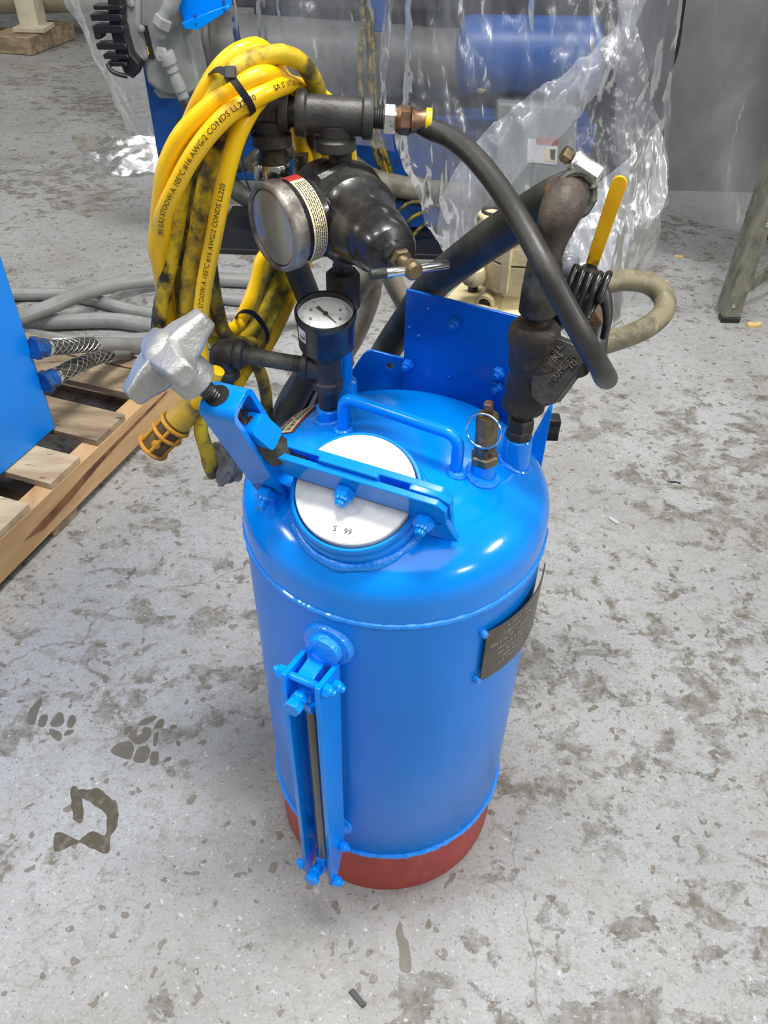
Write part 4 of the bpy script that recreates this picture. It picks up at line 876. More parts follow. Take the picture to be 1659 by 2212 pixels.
# right-hand side of the coil behind the tee and the regulator
RSD = [([(600, 165, .12), (625, 215, .15), (645, 300, .17), (661, 345, .175), (664, 400, .18), (640, 480, .18), (600, 530, .175), (567, 560, .165), (553, 612, .155), (535, 660, .145), (516, 700, .14), (500, 730, .135), (480, 770, .13)], 'yellow'),
       ([(640, 190, .14), (664, 250, .17), (677, 320, .18), (678, 390, .185), (660, 480, .185), (620, 550, .18), (598, 595, .17), (577, 642, .158), (558, 685, .148), (537, 716, .14), (512, 735, .135), (490, 742, .13)], 'yellow_dirty'),
       ([(660, 190, .15), (690, 260, .18), (693, 330, .19), (690, 400, .19), (670, 500, .19), (636, 575, .185), (612, 622, .175), (596, 665, .165), (575, 708, .155), (548, 750, .145), (510, 790, .135), (470, 830, .125)], 'yellow_dirty'),
       ([(650, 330, .165), (645, 420, .17), (625, 500, .17), (588, 560, .165), (566, 610, .158), (548, 658, .15), (530, 700, .145), (528, 740, .14), (545, 770, .14)], 'yellow_dark'),
       ([(700, 300, .19), (690, 450, .195), (655, 580, .19), (620, 660, .18), (598, 708, .17), (573, 752, .16), (540, 787, .15), (516, 826, .14), (500, 870, .13)], 'yellow')]
for pp, m_ in RSD: strand(pp, m_)
strand([(452, 560, .085), (458, 612, .085), (468, 665, .09), (484, 718, .095), (511, 740, .11), (545, 742, .13)], 'yellow_dark')
strand([(420, 570, .10), (428, 620, .10), (448, 680, .105), (470, 712, .11), (500, 712, .12), (520, 700, .13)], 'yellow')
strand([(430, 640, .11), (446, 700, .112), (470, 742, .115), (505, 765, .12), (540, 765, .13)], 'yellow_dirty')
tail = [(540, 760, .14), (553, 785, .14), (566, 815, .145), (574, 850, .15), (577, 890, .16), (575, 940, .17)]
strand(tail, 'yellow_dark', 'cord_tail', .0068)
# plug connector with its cord
strand([(470, 800, .026), (455, 830, .028), (435, 858, .036), (418, 882, .046)], 'yellow', 'plug_cord', .0068)
g0, g1p = at(424, 868, y=.046), at(326, 972, y=.034); gd = (g1p - g0).normalized(); gl = (g1p - g0).length
PL = MB().lathe(g0, gd, [(.008, -.004), (.0115, .004), (.0128, .014), (.0140, .034), (.0145, .036)], 28).build('plug', 'yellow_plug', YC, label='yellow rubber twist plug with ribbed cage')
MB().lathe(g0, gd, [(.0142, .030), (.0142, gl - .002), (.0120, gl)], 28).build('plug_barrel', 'plug_dark', PL)
pu, pw = perp(gd)
for h_ in (.034, .047, gl - .004):
    MB().tube([g0 + gd * h_ + (pu * math.cos(a) + pw * math.sin(a)) * .0150 for a in [2 * math.pi * i / 36 for i in range(36)]], .0022, 8, True).build('plug_ring', 'plug_orange', PL)
for i in range(6):
    a = 2 * math.pi * i / 6 + .35; d_ = pu * math.cos(a) + pw * math.sin(a); MB().tube([g0 + gd * .034 + d_ * .0146, g0 + gd * (gl - .004) + d_ * .0146], .0020, 8).build('plug_rib', 'plug_orange', PL)
pf = CP - (g0 + gd * (gl * .82)); pf = (pf - gd * pf.dot(gd)).normalized()
MB().lathe(g0 + gd * (gl * .78) + pf * .0136, pf, [(.0046, 0), (.0044, .0018), (.002, .0026)], 18).build('plug_button', 'plug_orange', PL)
# second cord end with dark tip
w0, w1 = at(434, 925, y=.04), at(458, 1030, y=.05); wdv = (w1 - w0); 
mb = MB(); mb.tube(spline([at(452, 870, y=.05), w0, (w0 + w1) / 2 + V((.001, 0, 0)), w1], 6), lambda f: .0062 + .0026 * f if f < .8 else .0083 - .02 * (f - .8), 14)
mb.build('cord_end', 'yellow_dirty', YC, ang=60)
# printing on the jackets
MB().add(*text_on_tube('ISON® E51793 (UL) STOOW-A 105ºC #16 AWG/2 CONDS LL220', .0058, pC, .030, RC, .15)).build('jacket_print', 'ink', oC, smooth=False)
MB().add(*text_on_tube('793 (UL) STOOW-A 105ºC #16 AWG/2 CONDS LL22030', .0058, pB, .004, RC, .1)).build('jacket_print', 'ink', oB, smooth=False)
MB().add(*text_on_tube('SA ST 105ºC 600 V FT2', .0056, pB, .160, RC, .05)).build('jacket_print', 'ink', oB, smooth=False)
# straps
def strap_loop(pp, d0, d1, name, r=.0022, back=None):
    pts = [at(x, y, y=d) for x, y, d in pp]; path = spline(pts, 6, True); vs = []; fs = []; n = len(path)
    mb = MB(); mb.tube(path, r, 8, True); return mb.build(name, 'cable_tie', YC, ang=60)
def ribbon(pp, half, name, axis):
    path = spline([at(x, y, y=d) for x, y, d in pp], 6, True); ax = V(axis).normalized(); n = len(path); c = sum(path, V((0, 0, 0))) / n; vs = []; fs = []
    for p in path:
        d = (p - c); d = (d - ax * d.dot(ax)).normalized(); vs += [p - ax * half, p + ax * half, p + ax * half + d * .0014, p - ax * half + d * .0014]
    for i in range(n):
        a, b = 4 * i, 4 * ((i + 1) % n)
        for k in range(4): fs.append((a + k, a + (k + 1) % 4, b + (k + 1) % 4, b + k))
    return MB().add(vs, fs).build(name, 'cable_tie', YC, ang=50)
ax1 = at(520, 150, y=.06) - at(455, 215, y=.05)
ribbon([(452, 165, .07), (462, 155, .05), (478, 152, .042), (500, 168, .034), (520, 195, .030), (538, 222, .036), (545, 240, .05), (541, 241, .064), (520, 215, .077), (490, 180, .088), (465, 165, .088)], .0028, 'cable_tie', ax1)
MB().box(at(498, 160, y=.036), CR * .0042, CU * .0048, CW * .003).build('tie_head', 'cable_tie', YC, .001)
ax2 = at(580, 655, y=.15) - at(520, 735, y=.14)
ribbon([(512, 682, .125), (525, 673, .118), (545, 676, .12), (562, 692, .125), (575, 715, .13), (576, 738, .14), (566, 750, .155), (550, 742, .165), (530, 712, .165), (515, 690, .15)], .0026, 'cable_tie', ax2)
# thin teal lead and crumpled grey bag near the cord
hose([at(520, 288, y=.11), at(522, 335, y=.12), at(530, 385, y=.13), at(548, 425, y=.14)], .0011, 'teal_wire', 'thin teal lead hanging beside the yellow cord', 'teal_lead', 6, 'wire', None, 8)
def crumple(c, r, seed, sx=1, sy=1, sz=1):
    bm = bmesh.new(); bmesh.ops.create_icosphere(bm, subdivisions=4, radius=1)
    for v in bm.verts:
        n_ = v.co.normalized(); k = 1 + .30 * noise.noise(n_ * 2.2 + V((seed, 0, 0))) - .22 * abs(noise.noise(n_ * 5 + V((0, seed, 0))))
        v.co = V(c) + V((n_.x * sx, n_.y * sy, n_.z * sz)) * r * k
    bm.verts.index_update(); mb = MB().add([v.co for v in bm.verts], [tuple(v.index for v in f.verts) for f in bm.faces]); bm.free(); return mb
gb = crumple(at(484, 1002, y=.06), .021, 3.1, 1.0, .7, 1.25).build('taped_bundle', 'glove', YC, ang=30)

# ================================================================== pallet with blue cabinet
PD = V((.309, .951, 0)); PNn = V((.951, -.309, 0)); ZT = .113
def pal(u, n, z): return PD * u + PNn * n + V((0, 0, z))
nEdge = -.780
PT = thing('pallet', 'rough wooden pallet under the blue cabinet', 'pallet', tuple(pal(.3, nEdge - .4, 0)))
def uo(px, py): return at(px, py, z=ZT).dot(PD)
bl = [(uo(3, 1155), uo(70, 1090)), (uo(120, 1048), uo(176, 987)), (uo(215, 953), uo(265, 893)), (uo(312, 857), uo(325, 807))]
w_ = bl[1][1] - bl[1][0]
bl = [(bl[0][0] - .13, bl[0][0] - .04)] + bl
bl.append((uo(325, 803), uo(325, 776)))
u_end = bl[-1][1] + .004; u_beg = bl[0][0] - .02
for i, (a, b) in enumerate(bl):
    c = pal((a + b) / 2, nEdge - .42, ZT - .0075); MB().box(c, PD * ((b - a) / 2), PNn * .4195, (0, 0, .0075)).build('deck_board', 'wood_deck' if i in (1, 2) else 'wood_old', PT, .0015)
for k, nn in enumerate((nEdge - .02, nEdge - .42, nEdge - .82)):
    MB().box(pal((u_beg + u_end) / 2, nn, .058), PD * ((u_end - u_beg) / 2), PNn * .02, (0, 0, .0395)).build('stringer', 'wood_new', PT, .0015)
for a, b in ((bl[1][1] + .03, bl[2][0] + .045), (bl[-1][0], bl[-1][1]), (bl[0][0], bl[0][1])):
    MB().box(pal((a + b) / 2, nEdge - .42, .0092), PD * ((b - a) / 2), PNn * .4185, (0, 0, .0090)).build('bottom_board', 'wood_old', PT, .0012)
st_ = [pal(u, nEdge + .0006, z) for u, z in ((.20, .055), (.25, .040), (.33, .045), (.44, .060), (.55, .066), (.70, .072), (.70, .078), (.52, .074), (.40, .070), (.30, .062))]
MB().prism([[(p.dot(PD), p.z) for p in st_]], PNn * (nEdge + .0002), PD, (0, 0, 1), PNn * .0005).build('stain_streak', 'wood_stain', PT, smooth=False)
cc0 = at(122, 925, z=ZT); uc, nc = cc0.dot(PD), cc0.dot(PNn)
CB = thing('cabinet', 'bright blue sheet metal cabinet standing on the pallet', 'cabinet', tuple(pal(uc - .4, nc - .25, ZT)))
MB().box(pal(uc - .4, nc - .3, ZT + .45), PD * .4, PNn * .3, (0, 0, .4495)).build('cabinet_body', 'blue_cab', CB, .004)
def grip_hose(pts, label, grip):
    path = spline(pts, 10); o = MB().tube(path, .0138, 18).build('conduit', 'conduit', None, ang=70); tag(o, label, 'conduit')
    d0 = (path[3] - path[0]).normalized(); p0 = path[0]
    hexn(mb := MB(), p0 - d0 * .004, d0, .0225, .016); mb.lathe(p0 + d0 * .012, d0, [(.0185, 0), (.0185, .012), (.016, .015)], 24); mb.build('gland_nut', 'blue_old', o, ang=30)
    MB().lathe(p0 + d0 * .022, d0, [(.0165, 0), (.0175, .002), (.0175, .010), (.0165, .012)], 28).build('gland_ring', 'chrome', o)
    MB().tube(path[2:grip], .0146, 18).build('grip_sleeve', 'rubber_dark', o, ang=70)
    cum = [0.0]
    for a, b in zip(path, path[1:]): cum.append(cum[-1] + (b - a).length)
    L_ = cum[grip]; mb = MB()
    for sgn in (1, -1):
        for k in range(6):
            pp = []
            for i in range(70):
                s = .026 + (L_ - .024) * i / 69; j = 0
                while cum[j + 1] < s: j += 1
                f = (s - cum[j]) / (cum[j + 1] - cum[j]); p = path[j].lerp(path[j + 1], f); t = (path[min(j + 2, len(path) - 1)] - path[max(j - 1, 0)]).normalized()
                u = V((0, 0, 1)); u = (u - t * u.dot(t)).normalized(); w = t.cross(u); a = sgn * i / 69 * 2 * math.pi * 1.6 + k * math.pi / 3
                pp.append(p + (u * math.cos(a) + w * math.sin(a)) * .0155)
            mb.tube(pp, .0009, 5)
    g = mb.build('wire_grip', 'wire_mesh', o); g['kind'] = 'stuff'; return o
q5 = at(74, 752, pl=(pal(uc, 0, 0), PD)); q6 = at(97, 826, pl=(pal(uc, 0, 0), PD))
grip_hose([q5, at(130, 749, y=.75), at(195, 744, y=.82), at(265, 743, y=.89), at(335, 750, y=.98), at(400, 750, z=.115), at(450, 742, z=.09), at(520, 724, z=.055), at(600, 698, z=.03), at(660, 690, z=.016)], 'grey ribbed conduit with wire mesh grip, upper of the two at the cabinet', 22)
grip_hose([q6, at(155, 795, y=.77), at(205, 774, z=.168), at(250, 762, z=.144), at(290, 755, z=.128), at(335, 748, z=.075), at(400, 745, z=.020), at(480, 741, z=.016), at(560, 737, z=.016)], 'grey conduit with wire mesh grip, lower of the two at the cabinet', 28)
CG = 'grey conduits lying on the floor behind the pallet'
def cond(pts, r, label): return hose([at(x, y, z=max(z, r * 1.22 + .0008)) for x, y, z in pts], r * 1.22, 'conduit', label, 'conduit', 8, 'conduit', CG)
cond([(-60, 632, 0), (30, 636, 0), (130, 636, 0), (200, 648, 0), (280, 669, 0), (350, 680, 0), (440, 684, 0), (540, 680, 0)], .0145, 'grey floor conduit passing under the arched one by the pallet')
cond([(-30, 712, .075), (50, 684, .066), (110, 662, .066), (180, 634, .066), (260, 613, .045), (350, 603, .03), (450, 603, 0), (540, 607, 0), (640, 612, 0)], .0165, 'grey floor conduit arching over the others towards the blue machine')
cond([(-40, 706, 0), (50, 699, 0), (150, 694, 0), (250, 693, 0), (340, 706, 0), (420, 712, 0), (500, 708, 0)], .0175, 'thick grey floor conduit with black print marks')
cond([(20, 724, 0), (60, 722, 0), (110, 729, 0), (180, 738, 0), (260, 733, 0), (320, 730, 0), (350, 727, 0)], .0125, 'thin grey floor conduit dipping below the thick one')
cond([(305, 773, 0), (350, 775, 0), (430, 777, 0), (520, 769, 0)], .0125, 'grey floor conduit lowest in the bundle next to the pallet boards')
cond([(360, 642, 0), (440, 641, 0), (520, 648, 0), (620, 655, 0)], .0140, 'grey floor conduit crossing behind the yellow cord')

# ================================================================== hydraulic unit on blue post
HU = thing('hydraulic_unit', 'grey cast hydraulic valve with black connector block on a blue post', 'machine', (-.62, 2.0, 0))
def poly_y(pts, y0, depth, name, m, par, bev=.003):
    P = [at(x, y, y=y0) for x, y in pts]; return MB().prism([[(p.x, p.z) for p in P]], (0, y0, 0), (1, 0, 0), (0, 0, 1), (0, depth, 0)).build(name, m, par, bev)
xa, xb = at(346, 370, y=2.0).x, at(432, 370, y=2.0).x
MB().abox(xa, xb, 2.0, 2.12, .0, .56).build('post', 'blue_old', HU, .004)
f_ = at(322, 500, z=0); MB().abox(xa - .05, xb + .03, 1.96, 2.18, 0, .03).build('foot_plate', 'blue_old', HU, .004)
MB().lathe((xa - .03, 1.99, .03), (0, 0, 1), [(.012, 0), (.012, .014)], 6).build('anchor_nut', 'blue_old', HU, .001)
poly_y([(300, -40), (398, -40), (404, 60), (425, 150), (432, 192), (408, 206), (345, 200), (318, 180), (305, 120), (296, 60)], 1.86, .13, 'valve_body', 'grey_cast', HU, .008)
poly_y([(262, -40), (302, -40), (302, 50), (320, 130), (300, 136), (268, 110), (258, 40)], 1.84, .12, 'valve_cover', 'grey_cast', HU, .010)
poly_y([(330, 196), (400, 204), (396, 214), (344, 212)], 1.88, .09, 'valve_foot', 'grey_cast', HU, .004)
poly_y([(306, 54), (318, 56), (334, 126), (322, 128)], 1.856, .006, 'sight_slot', 'ink', HU, .0005)
poly_y([(312, 100), (318, 101), (322, 118), (316, 117)], 1.853, .004, 'slot_marker', 'yellow', HU, .0003)
poly_y([(228, -40), (263, -40), (264, 50), (284, 118), (303, 140), (288, 172), (268, 160), (250, 120), (236, 60)], 1.80, .07, 'connector_block', 'black_plastic', HU, .006)
for a, b, c, d in ((198, 12, 262, 22), (192, 31, 262, 46), (197, 55, 266, 72), (200, 66, 215, 86), (205, 94, 272, 108), (220, 118, 276, 128), (230, 134, 272, 144)):
    poly_y([(a, b), (c, b), (c + 4, d), (a + 5, d)], 1.79, .05, 'connector_rib', 'black_plastic', HU, .004)
MB().tube(spline([at(233, 138, y=1.79), at(240, 152, y=1.78), at(255, 160, y=1.78), at(275, 165, y=1.79)], 5), .006, 8).build('block_lead', 'black_plastic', HU)
MB().tube(spline([at(385, -40, y=1.82), at(372, 5, y=1.82), at(352, 42, y=1.82), at(344, 75, y=1.83)], 6), lambda f: .020 if f < .5 else .017, 16).build('conduit_elbow', 'grey_cast', HU)
hexn(mb := MB(), at(356, 36, y=1.82), at(346, 66, y=1.82) - at(356, 36, y=1.82), .026, .03); mb.build('elbow_nut', 'grey_cast', HU, ang=30)
ff0, ff1 = at(356, 112, y=1.82), at(398, 214, y=1.83); fdv = (ff1 - ff0).normalized()
MB().lathe(ff0, fdv, [(.022, 0), (.024, .006), (.022, .03), (.017, .034), (.018, .05), (.014, .054), (.018, .07), (.019, .10), (.016, .105), (.016, .13)], 20).build('line_fitting', 'grey_cast', HU, ang=30)
MB().tube(spline([ff0 + fdv * .12, ff0 + fdv * .16, at(420, 270, y=1.9), at(440, 330, y=2.0)], 6), .016, 12).build('hydraulic_line', 'rubber', HU)
hexn(mb := MB(), at(352, 118, y=1.815), (-.3, -.9, .2), .020, .012); mb.build('port_plug', 'grey_cast', HU, ang=30)
for px_, py_ in ((306, 62), (296, 136), (285, 8)):
    MB().lathe(at(px_, py_, y=1.845), (0, -1, .1), [(.009, 0), (.010, .002), (.008, .010), (.003, .012)], 14).build('cover_bolt', 'grey_cast', HU)
MC = thing('skid_machine', 'blue and grey machine skid with motor wrapped behind the clear film', 'machine', (.1, 2.35, 0))
poly_y([(384, -40), (498, -40), (500, 12), (488, 28), (428, 62), (398, 58), (388, 20)], 1.845, .010, 'bracket', 'blue', MC, .003)
poly_y([(390, 50), (492, 10), (496, 20), (430, 64), (398, 62)], 1.82, .034, 'bracket_flange', 'blue', MC, .003)
for px_, py_ in ((425, 46), (486, 16)):
    MB().lathe(at(px_, py_ + 8, y=1.828), (0, -.2, 1), [(.009, 0), (.009, .008), (.005, .009), (.005, .024), (.004, .026)], 6).build('bracket_bolt', 'blue_old', MC, ang=30)
mA, mB = at(446, 108, y=2.20), at(1010, 142, y=2.34); mdv = (mB - mA).normalized()
MB().lathe(mA, mdv, [(.06, -.012), (.105, -.008), (.112, 0), (.112, .012), (.104, .018), (.104, (mB - mA).length)], 40).build('motor_drum', 'grey_drum', MC, .002, ang=30)
MB().lathe(mA - mdv * .05, mdv, [(.02, 0), (.024, .01), (.024, .045)], 16).build('drum_hub', 'iron_grey', MC)
MB().abox(-.52, 1.5, 2.50, 2.62, .0, 1.09).build('dark_backdrop', 'dark_machine', MC, .004)  # near-black backdrop added for the darkness behind the machine; film drapes over it
MB().abox(-.575, -.535, 1.85, 2.30, .70, .74).build('bracket_arm', 'blue_old', MC, .003)
MB().abox(-.56, .12, 2.28, 2.45, .60, .95).build('control_housing', 'dark_machine', MC, .01)
bA, bB = at(1000, 118, y=2.02), at(1300, 122, y=2.02)
MB().lathe(bA, bB - bA, [(.05, -.02), (.095, 0), (.10, .02), (.10, (bB - bA).length - .03), (.08, (bB - bA).length - .015)], 40).build('blue_receiver', 'blue_mid', MC, ang=40)
poly_y([(795, -40), (832, -40), (834, 70), (797, 70)], 2.1, .05, 'upright', 'blue_mid', MC)
poly_y([(545, -40), (620, -40), (700, 250), (560, 250)], 2.36, .06, 'web_plate', 'blue_old', MC)
MB().abox(-.62, .62, 2.20, 2.40, .10, .30).build('base_beam', 'blue_old', MC, .006)
for x_ in (-.45, .05, .5): MB().abox(x_, x_ + .1, 2.22, 2.38, 0, .10).build('skid_foot', 'blue_old', MC, .004)
bx_ = poly_y([(1075, 222), (1248, 232), (1240, 470), (1072, 462)], 1.92, .16, 'control_box', 'grey_box', MC, .008)
poly_y([(1140, 300), (1206, 300), (1203, 356), (1138, 350)], 1.917, .002, 'rating_label', 'label_white', bx_, .0003)
poly_y([(1158, 298), (1206, 298), (1205, 314), (1160, 312)], 1.915, .002, 'label_stripe', 'label_red', bx_, .0002)
poly_y([(1178, 320), (1202, 320), (1200, 350), (1177, 348)], 1.9155, .0015, 'label_symbol', 'label_cream', bx_, .0002)
poly_y([(1188, 323), (1200, 323), (1198, 346), (1190, 344)], 1.9145, .001, 'label_mark', 'ink', bx_, .0001)
MB().lathe(at(1040, 172, y=1.98), (.2, -1, .3), [(.02, -.02), (.035, 0), (.03, .02), (.012, .03)], 16).build('cream_fitting', 'cream', MC)
MB().tube(spline([at(745, 345, y=2.12), at(800, 385, y=2.02), at(860, 402, y=1.98), at(930, 412, y=2.0), at(1010, 420, y=2.1)], 6), .034, 16).build('brown_pipe', 'rubber_tan', MC)
MB().tube(spline([at(480, 340, y=2.1), at(500, 400, y=2.0), at(560, 440, y=1.95), at(640, 470, y=2.0)], 6), .030, 14).build('rubber_pipe', 'rubber_dark', MC)
MB().tube(spline([at(510, 360, y=1.98), at(540, 350, y=1.97), at(570, 330, y=1.98), at(640, 330, y=2.1)], 6), .020, 12).build('loop_pipe', 'rubber_dark', MC)
for k, pp in enumerate(([(776, -30), (784, 60), (776, 160), (790, 260), (815, 340), (842, 420)], [(790, -30), (796, 80), (800, 170), (804, 270), (826, 340), (852, 430)], [(802, 20), (806, 120), (810, 220), (818, 290), (838, 350), (860, 420)])):
    MB().tube(spline([at(x, y, y=2.048 + .014 * k) for x, y in pp], 6), .0075, 8).build('yellow_cable', 'yellow_dark', MC)
for k, pp in enumerate(([(850, 470), (880, 440), (915, 436), (950, 445)], [(860, 500), (890, 470), (925, 455)], [(885, 530), (900, 500), (925, 480)])):
    MB().tube(spline([at(x, y, y=1.9 + .01 * k) for x, y in pp], 6), .0055, 8).build('yellow_cable', 'yellow_dark', MC)
poly_y([(850, 440), (945, 452), (952, 492), (850, 490)], 2.0, .03, 'kick_plate', 'blue_old', MC)

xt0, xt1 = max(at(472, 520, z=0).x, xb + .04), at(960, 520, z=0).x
MB().abox(xt0, xt1, 1.82, 2.19, .0, .018).build('under_machine_dark', 'black_plastic', MC, .004)  # black slab added to darken the floor where shade lies under the machine

# ================================================================== clear film
def sheet(grid, name, m, label, ku=12, kv=12, amp=.012, sc=7.0, seed=0.0, par=None, cat='plastic sheet'):
    rows = [spline(r_, ku) for r_ in grid]; cols = list(zip(*rows)); cols = [spline(c_, kv) for c_ in cols]
    nu, nv = len(cols), len(cols[0]); vs = []; fs = []
    for i in range(nu):
        for j in range(nv):
            p = cols[i][j]; a = cols[min(i + 1, nu - 1)][j] - cols[max(i - 1, 0)][j]; b = cols[i][min(j + 1, nv - 1)] - cols[i][max(j - 1, 0)]
            n_ = a.cross(b); n_ = n_.normalized() if n_.length > 1e-9 else V((0, -1, 0))
            q_ = V((p.x * sc * 1.7 + seed, p.y * sc, p.z * sc * .55))
            rd = 1 - 2.4 * abs(noise.noise(q_)) + .55 * (1 - 2 * abs(noise.noise(q_ * 2.3 + V((5, seed, 0))))) + .30 * (1 - 2 * abs(noise.noise(q_ * 4.7 + V((seed, 3, 1)))))
            p2 = p + n_ * amp * rd
            if p2.z < .002: p2.z = .002 + .2 * abs(p2.z)
            vs.append(p2)
    for i in range(nu - 1):
        for j in range(nv - 1): fs.append((i * nv + j, (i + 1) * nv + j, (i + 1) * nv + j + 1, i * nv + j + 1))
    o = MB().add(vs, fs).build(name, m, par, ang=180)
    return tag(o, label, cat) if par is None else o
def hang(g, back=.45, ztop=1.13):
    """carry the sheet on upwards and over the machine top"""
    r0 = g[0]; return [[V((p.x, p.y + back, ztop + .02)) for p in r0], [V((p.x, p.y + .06, ztop)) for p in r0], [V((p.x, p.y + .01, (p.z + ztop) / 2)) for p in r0]] + g
def G(rows): return [[at(x, y, y=d) if d > 0 else at(x, y, z=-d) for x, y, d in r_] for r_ in rows]
s3 = sheet(hang(G([[(838, -40, 1.78), (960, -40, 1.74), (1090, -40, 1.76), (1230, -40, 1.74), (1375, -40, 1.78)],
         [(816, 140, 1.76), (950, 150, 1.71), (1090, 150, 1.73), (1230, 150, 1.70), (1400, 140, 1.76)],
         [(846, 300, 1.73), (960, 310, 1.67), (1090, 310, 1.70), (1250, 300, 1.66), (1430, 270, 1.74)],
         [(905, 450, 1.71), (990, 460, 1.65), (1100, 470, 1.64), (1270, 460, 1.58), (1446, 400, 1.70)],
         [(975, 590, -.004), (1030, 605, -.004), (1130, 650, -.004), (1283, 772, -.004), (1400, 600, -.004)]])), 'clear_film', 'film_clear', 'clear crinkled film hanging over the machine down to the floor', 26, 26, .014, 7.5, 1.3)
sheet(G([[(1350, -40, 1.70), (1337, 55, 1.67), (1230, 150, 1.63), (1120, 228, 1.62), (1030, 310, 1.62), (970, 400, 1.63), (945, 500, 1.66)],
         [(1368, -20, 1.66), (1340, 85, 1.63), (1262, 172, 1.60), (1160, 262, 1.58), (1070, 345, 1.58), (1005, 440, 1.60), (970, 540, 1.64)],
         [(1392, 0, 1.70), (1345, 105, 1.66), (1290, 195, 1.63), (1200, 295, 1.61), (1110, 378, 1.61), (1045, 470, 1.63), (1000, 570, 1.66)]]), 'film_fold', 'film_mid', '', 20, 18, .011, 11, 4.0, s3)
sheet(G([[(1290, 400, 1.55), (1370, 330, 1.60), (1430, 265, 1.66), (1440, 300, 1.66)], [(1240, 500, 1.50), (1340, 440, 1.53), (1420, 400, 1.60), (1446, 390, 1.62)],
         [(1230, 620, 1.42), (1330, 560, 1.46), (1385, 520, 1.52), (1425, 480, 1.56)], [(1283, 776, -.006), (1320, 690, -.006), (1360, 640, -.006), (1400, 580, -.006)]]), 'film_fold', 'film_mid', '', 22, 22, .012, 7, 7.0, s3)
sheet(hang(G([[(1486, -40, 1.80), (1560, -40, 1.74), (1640, -40, 1.78), (1760, -40, 1.74)], [(1462, 110, 1.80), (1550, 110, 1.73), (1640, 110, 1.77), (1760, 110, 1.73)],
         [(1432, 215, 1.82), (1545, 225, 1.74), (1640, 220, 1.78), (1760, 220, 1.74)], [(1436, 350, 1.84), (1550, 370, 1.76), (1640, 350, 1.80), (1760, 340, 1.76)],
         [(1440, 456, 1.86), (1568, 502, 1.78), (1645, 440, 1.82), (1760, 420, 1.8)]])), 'cloudy_film', 'film_dense', 'cloudy grey film hanging behind the worn stand leg', 14, 12, .010, 3.2, 9.0)
sheet(hang(G([[(1340, -40, 1.95), (1410, -40, 1.93), (1490, -40, 1.95)], [(1330, 150, 1.95), (1400, 150, 1.92), (1460, 150, 1.95)], [(1330, 300, 1.95), (1400, 300, 1.92), (1450, 300, 1.95)], [(1350, 440, 1.93), (1410, 450, 1.9), (1450, 450, 1.93)]]), .35, 1.10), 'smoky_film', 'film_mid', 'smoky film strip hanging between the clear and the cloudy film', 12, 12, .012, 7, 11.0)
sheet(hang(G([[(494, -40, 2.06), (600, -40, 2.0), (720, -40, 2.02), (850, -40, 1.98)], [(497, 80, 2.06), (600, 90, 1.99), (715, 90, 2.01), (840, 90, 1.97)],
         [(510, 180, 2.05), (610, 200, 1.98), (720, 200, 2.0), (830, 200, 1.95)], [(530, 260, 2.04), (620, 300, 1.97), (730, 305, 1.98), (850, 330, 1.93)]]), .40, 1.11), 'clear_film', 'film_clear', 'clear film draped over the grey motor behind the pipe tees', 26, 26, .012, 7, 2.2)
s1 = sheet(hang(G([[(122, -40, 3.0), (190, -40, 2.96), (262, -40, 3.0), (345, -40, 2.95)], [(172, 62, 3.0), (225, 62, 2.96), (280, 62, 3.0), (348, 62, 2.95)], [(222, 172, 3.0), (262, 172, 2.95), (305, 172, 3.0), (352, 172, 2.95)],
         [(270, 282, 2.98), (292, 290, 2.93), (318, 296, 2.97), (356, 296, 2.92)]]), .1, 1.8), 'draped_film', 'film_mid', 'cloudy film drape falling to a crumpled heap left of the blue post', 12, 12, .012, 7, 5.0)
sheet(G([[(150, 290, -.004), (205, 284, -.03), (262, 287, -.06), (355, 290, -.05)], [(165, 322, -.004), (215, 318, -.04), (275, 318, -.05), (360, 322, -.04)], [(195, 345, -.004), (250, 350, -.03), (300, 345, -.03), (365, 348, -.03)], [(236, 380, -.003), (275, 378, -.01), (320, 374, -.01), (372, 378, -.01)]]), 'film_heap', 'film_mid', '', 10, 10, .014, 5, 6.0, s1)

# ================================================================== cream pipe on timber, far left
CPp = thing('pipe_vessel', 'large cream horizontal vessel with welded leg on a timber block', 'vessel', (-2.3, 5.0, 0))
vz = at(60, 30, y=4.75).z + .22
va, vb = at(-180, -8, y=4.75), at(150, -2, y=4.95); va.z = vb.z = vz
MB().lathe(va, vb - va, [(.2, -.02), (.24, 0), (.24, (vb - va).length + .6)], 40).build('vessel_shell', 'cream_light', CPp, ang=40)
l0, l1 = at(66, 68, y=4.55), at(48, -20, y=4.65)
MB().box((l0 + l1) / 2 + V((0, .06, 0)), (.055, 0, 0), (0, .07, 0), (0, 0, (l1.z - l0.z) / 2 + .02)).build('vessel_leg', 'cream_light', CPp, .004)
MB().box(V((l0.x, l0.y + .06, l0.z + .01)), (.09, 0, 0), (0, .09, 0), (0, 0, .012)).build('leg_plate', 'cream_light', CPp, .003)
ta, tb_ = at(70, 121, z=0), at(165, 84, z=0); tdv = (tb_ - ta); tdv.z = 0; tl_ = tdv.length; tdv.normalize(); tn = V((-tdv.y, tdv.x, 0))
zt_ = l0.z
tag(MB().box(ta + tdv * (tl_ / 2) + tn * .13 + V((0, 0, zt_ / 2 - .002)), tdv * (tl_ / 2), tn * .13, (0, 0, zt_ / 2 - .004)).build('timber_block', 'wood_old', None, .004), 'weathered timber block under the cream vessel leg', 'timber')

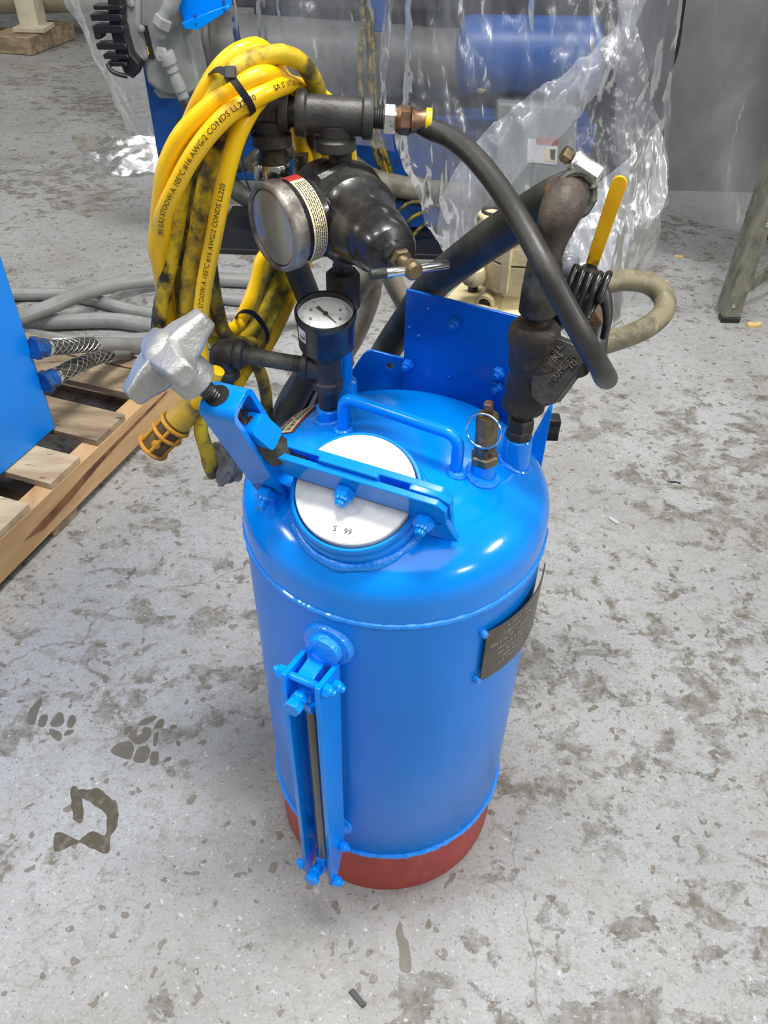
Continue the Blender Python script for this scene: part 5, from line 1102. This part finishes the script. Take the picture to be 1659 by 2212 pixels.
# ================================================================== worn stand leg and caster at the right
LD = thing('work_stand', 'worn grey green work stand with upright leg and low brace', 'stand', (.925, 1.45, 0))
lf = at(1578, 700, z=0)
MB().box((lf.x, lf.y + .02, .40), (.024, 0, 0), (0, .012, 0), (0, 0, .385)).build('leg', 'ladder', LD, .003)
MB().box((lf.x - .022, lf.y + .04, .40), (.003, 0, 0), (0, .03, 0), (0, 0, .385)).build('leg_flange', 'ladder', LD, .001)
MB().box((lf.x, lf.y + .02, .0085), (.026, 0, 0), (0, .016, 0), (0, 0, .0082)).build('foot_cap', 'black_plastic', LD, .002)
g0_, g1_ = V((lf.x + .0, lf.y + .05, .055)), V((lf.x + .28, lf.y + .25, .148)); gdv = g1_ - g0_; gn = V((-gdv.y, gdv.x, 0)).normalized()
MB().box((g0_ + g1_) / 2, gdv / 2, gn * .004, gdv.normalized().cross(gn) * .022).build('brace', 'ladder', LD, .0015)
MB().box((lf.x + .28, lf.y + .235, .40), (.024, 0, 0), (0, .012, 0), (0, 0, .399)).build('leg', 'ladder', LD, .003)
MB().abox(lf.x - .03, lf.x + .32, lf.y, lf.y + .25, .788, .81).build('stand_top', 'ladder', LD, .003)
for px_, py_ in ((1584, 661), (1656, 486)):
    MB().lathe(at(px_, py_, y=lf.y + .008), (0, -1, 0), [(.006, 0), (.005, .003), (.002, .0045)], 14).build('rivet', 'chrome', LD)
cwp = at(1622, 490, y=2.05); cr_ = .075
cz = V((cwp.x + .03, 2.05, cr_ + .0012))
cst = MB().lathe(cz, (1, .25, 0), [(.02, -.02), (.05, -.022), (.07, -.018), (cr_, -.008), (cr_, .008), (.07, .018), (.05, .022), (.02, .02)], 32).build('caster_wheel', 'black_plastic', None, ang=40)
tag(cst, 'black rubber caster wheel under the edge of the cloudy film', 'wheel')

# ================================================================== litter on the floor
def chip(px, py, pts, h, m, name, label, rot=0):
    c = at(px, py, z=0); P = [(c.x + x * math.cos(rot) - y * math.sin(rot), c.y + x * math.sin(rot) + y * math.cos(rot)) for x, y in pts]
    return tag(MB().prism([P], (0, 0, .0002), (1, 0, 0), (0, 1, 0), (0, 0, h)).build(name, m, None, .0006), label, 'litter')
chip(1326, 1125, [(-.014, .004), (-.012, -.003), (.006, -.006), (.012, -.004), (.014, .0), (.004, .004), (.0, .003)], .003, 'paper_scrap', 'tape_scrap', 'grey strip of tape lying on the floor beside the tank', -.75)
chip(1628, 704, [(-.022, -.008), (0, -.012), (.022, -.004), (.02, .008), (.004, .004), (-.008, .012), (-.02, .006)], .008, 'chip_wood', 'wood_chip', 'yellow wood chip on the floor by the stand foot', .2)
chip(1466, 555, [(-.016, -.004), (.012, -.006), (.018, .003), (0, .006), (-.014, .005)], .004, 'chip_wood', 'wood_chip', 'small pale wood sliver on the floor under the film', .1)
chip(1435, 610, [(-.012, -.003), (.012, -.004), (.012, .004), (-.01, .004)], .004, 'chip_wood', 'wood_chip', 'tiny wood sliver on the floor inside the olive hose loop', .3)
chip(772, 2156, [(-.012, -.003), (.012, -.004), (.013, .002), (-.010, .004)], .004, 'black_plastic', 'plastic_bit', 'short black plastic bit on the floor in front of the red ring', -.7)
chip(15, 70, [(-.07, -.03), (.06, -.04), (.08, .02), (-.04, .04)], .02, 'plug_orange', 'leaf_scrap', 'orange brown scrap on the floor beside the timber block', .2)
chip(1455, 1043, [(-.016, .002), (-.004, -.003), (.006, .001), (.014, -.003), (.015, .001), (.004, .005), (-.006, .001)], .002, 'black_plastic', 'wire_bit', 'short dark wire bit on the bare floor right of the tank', -.2)
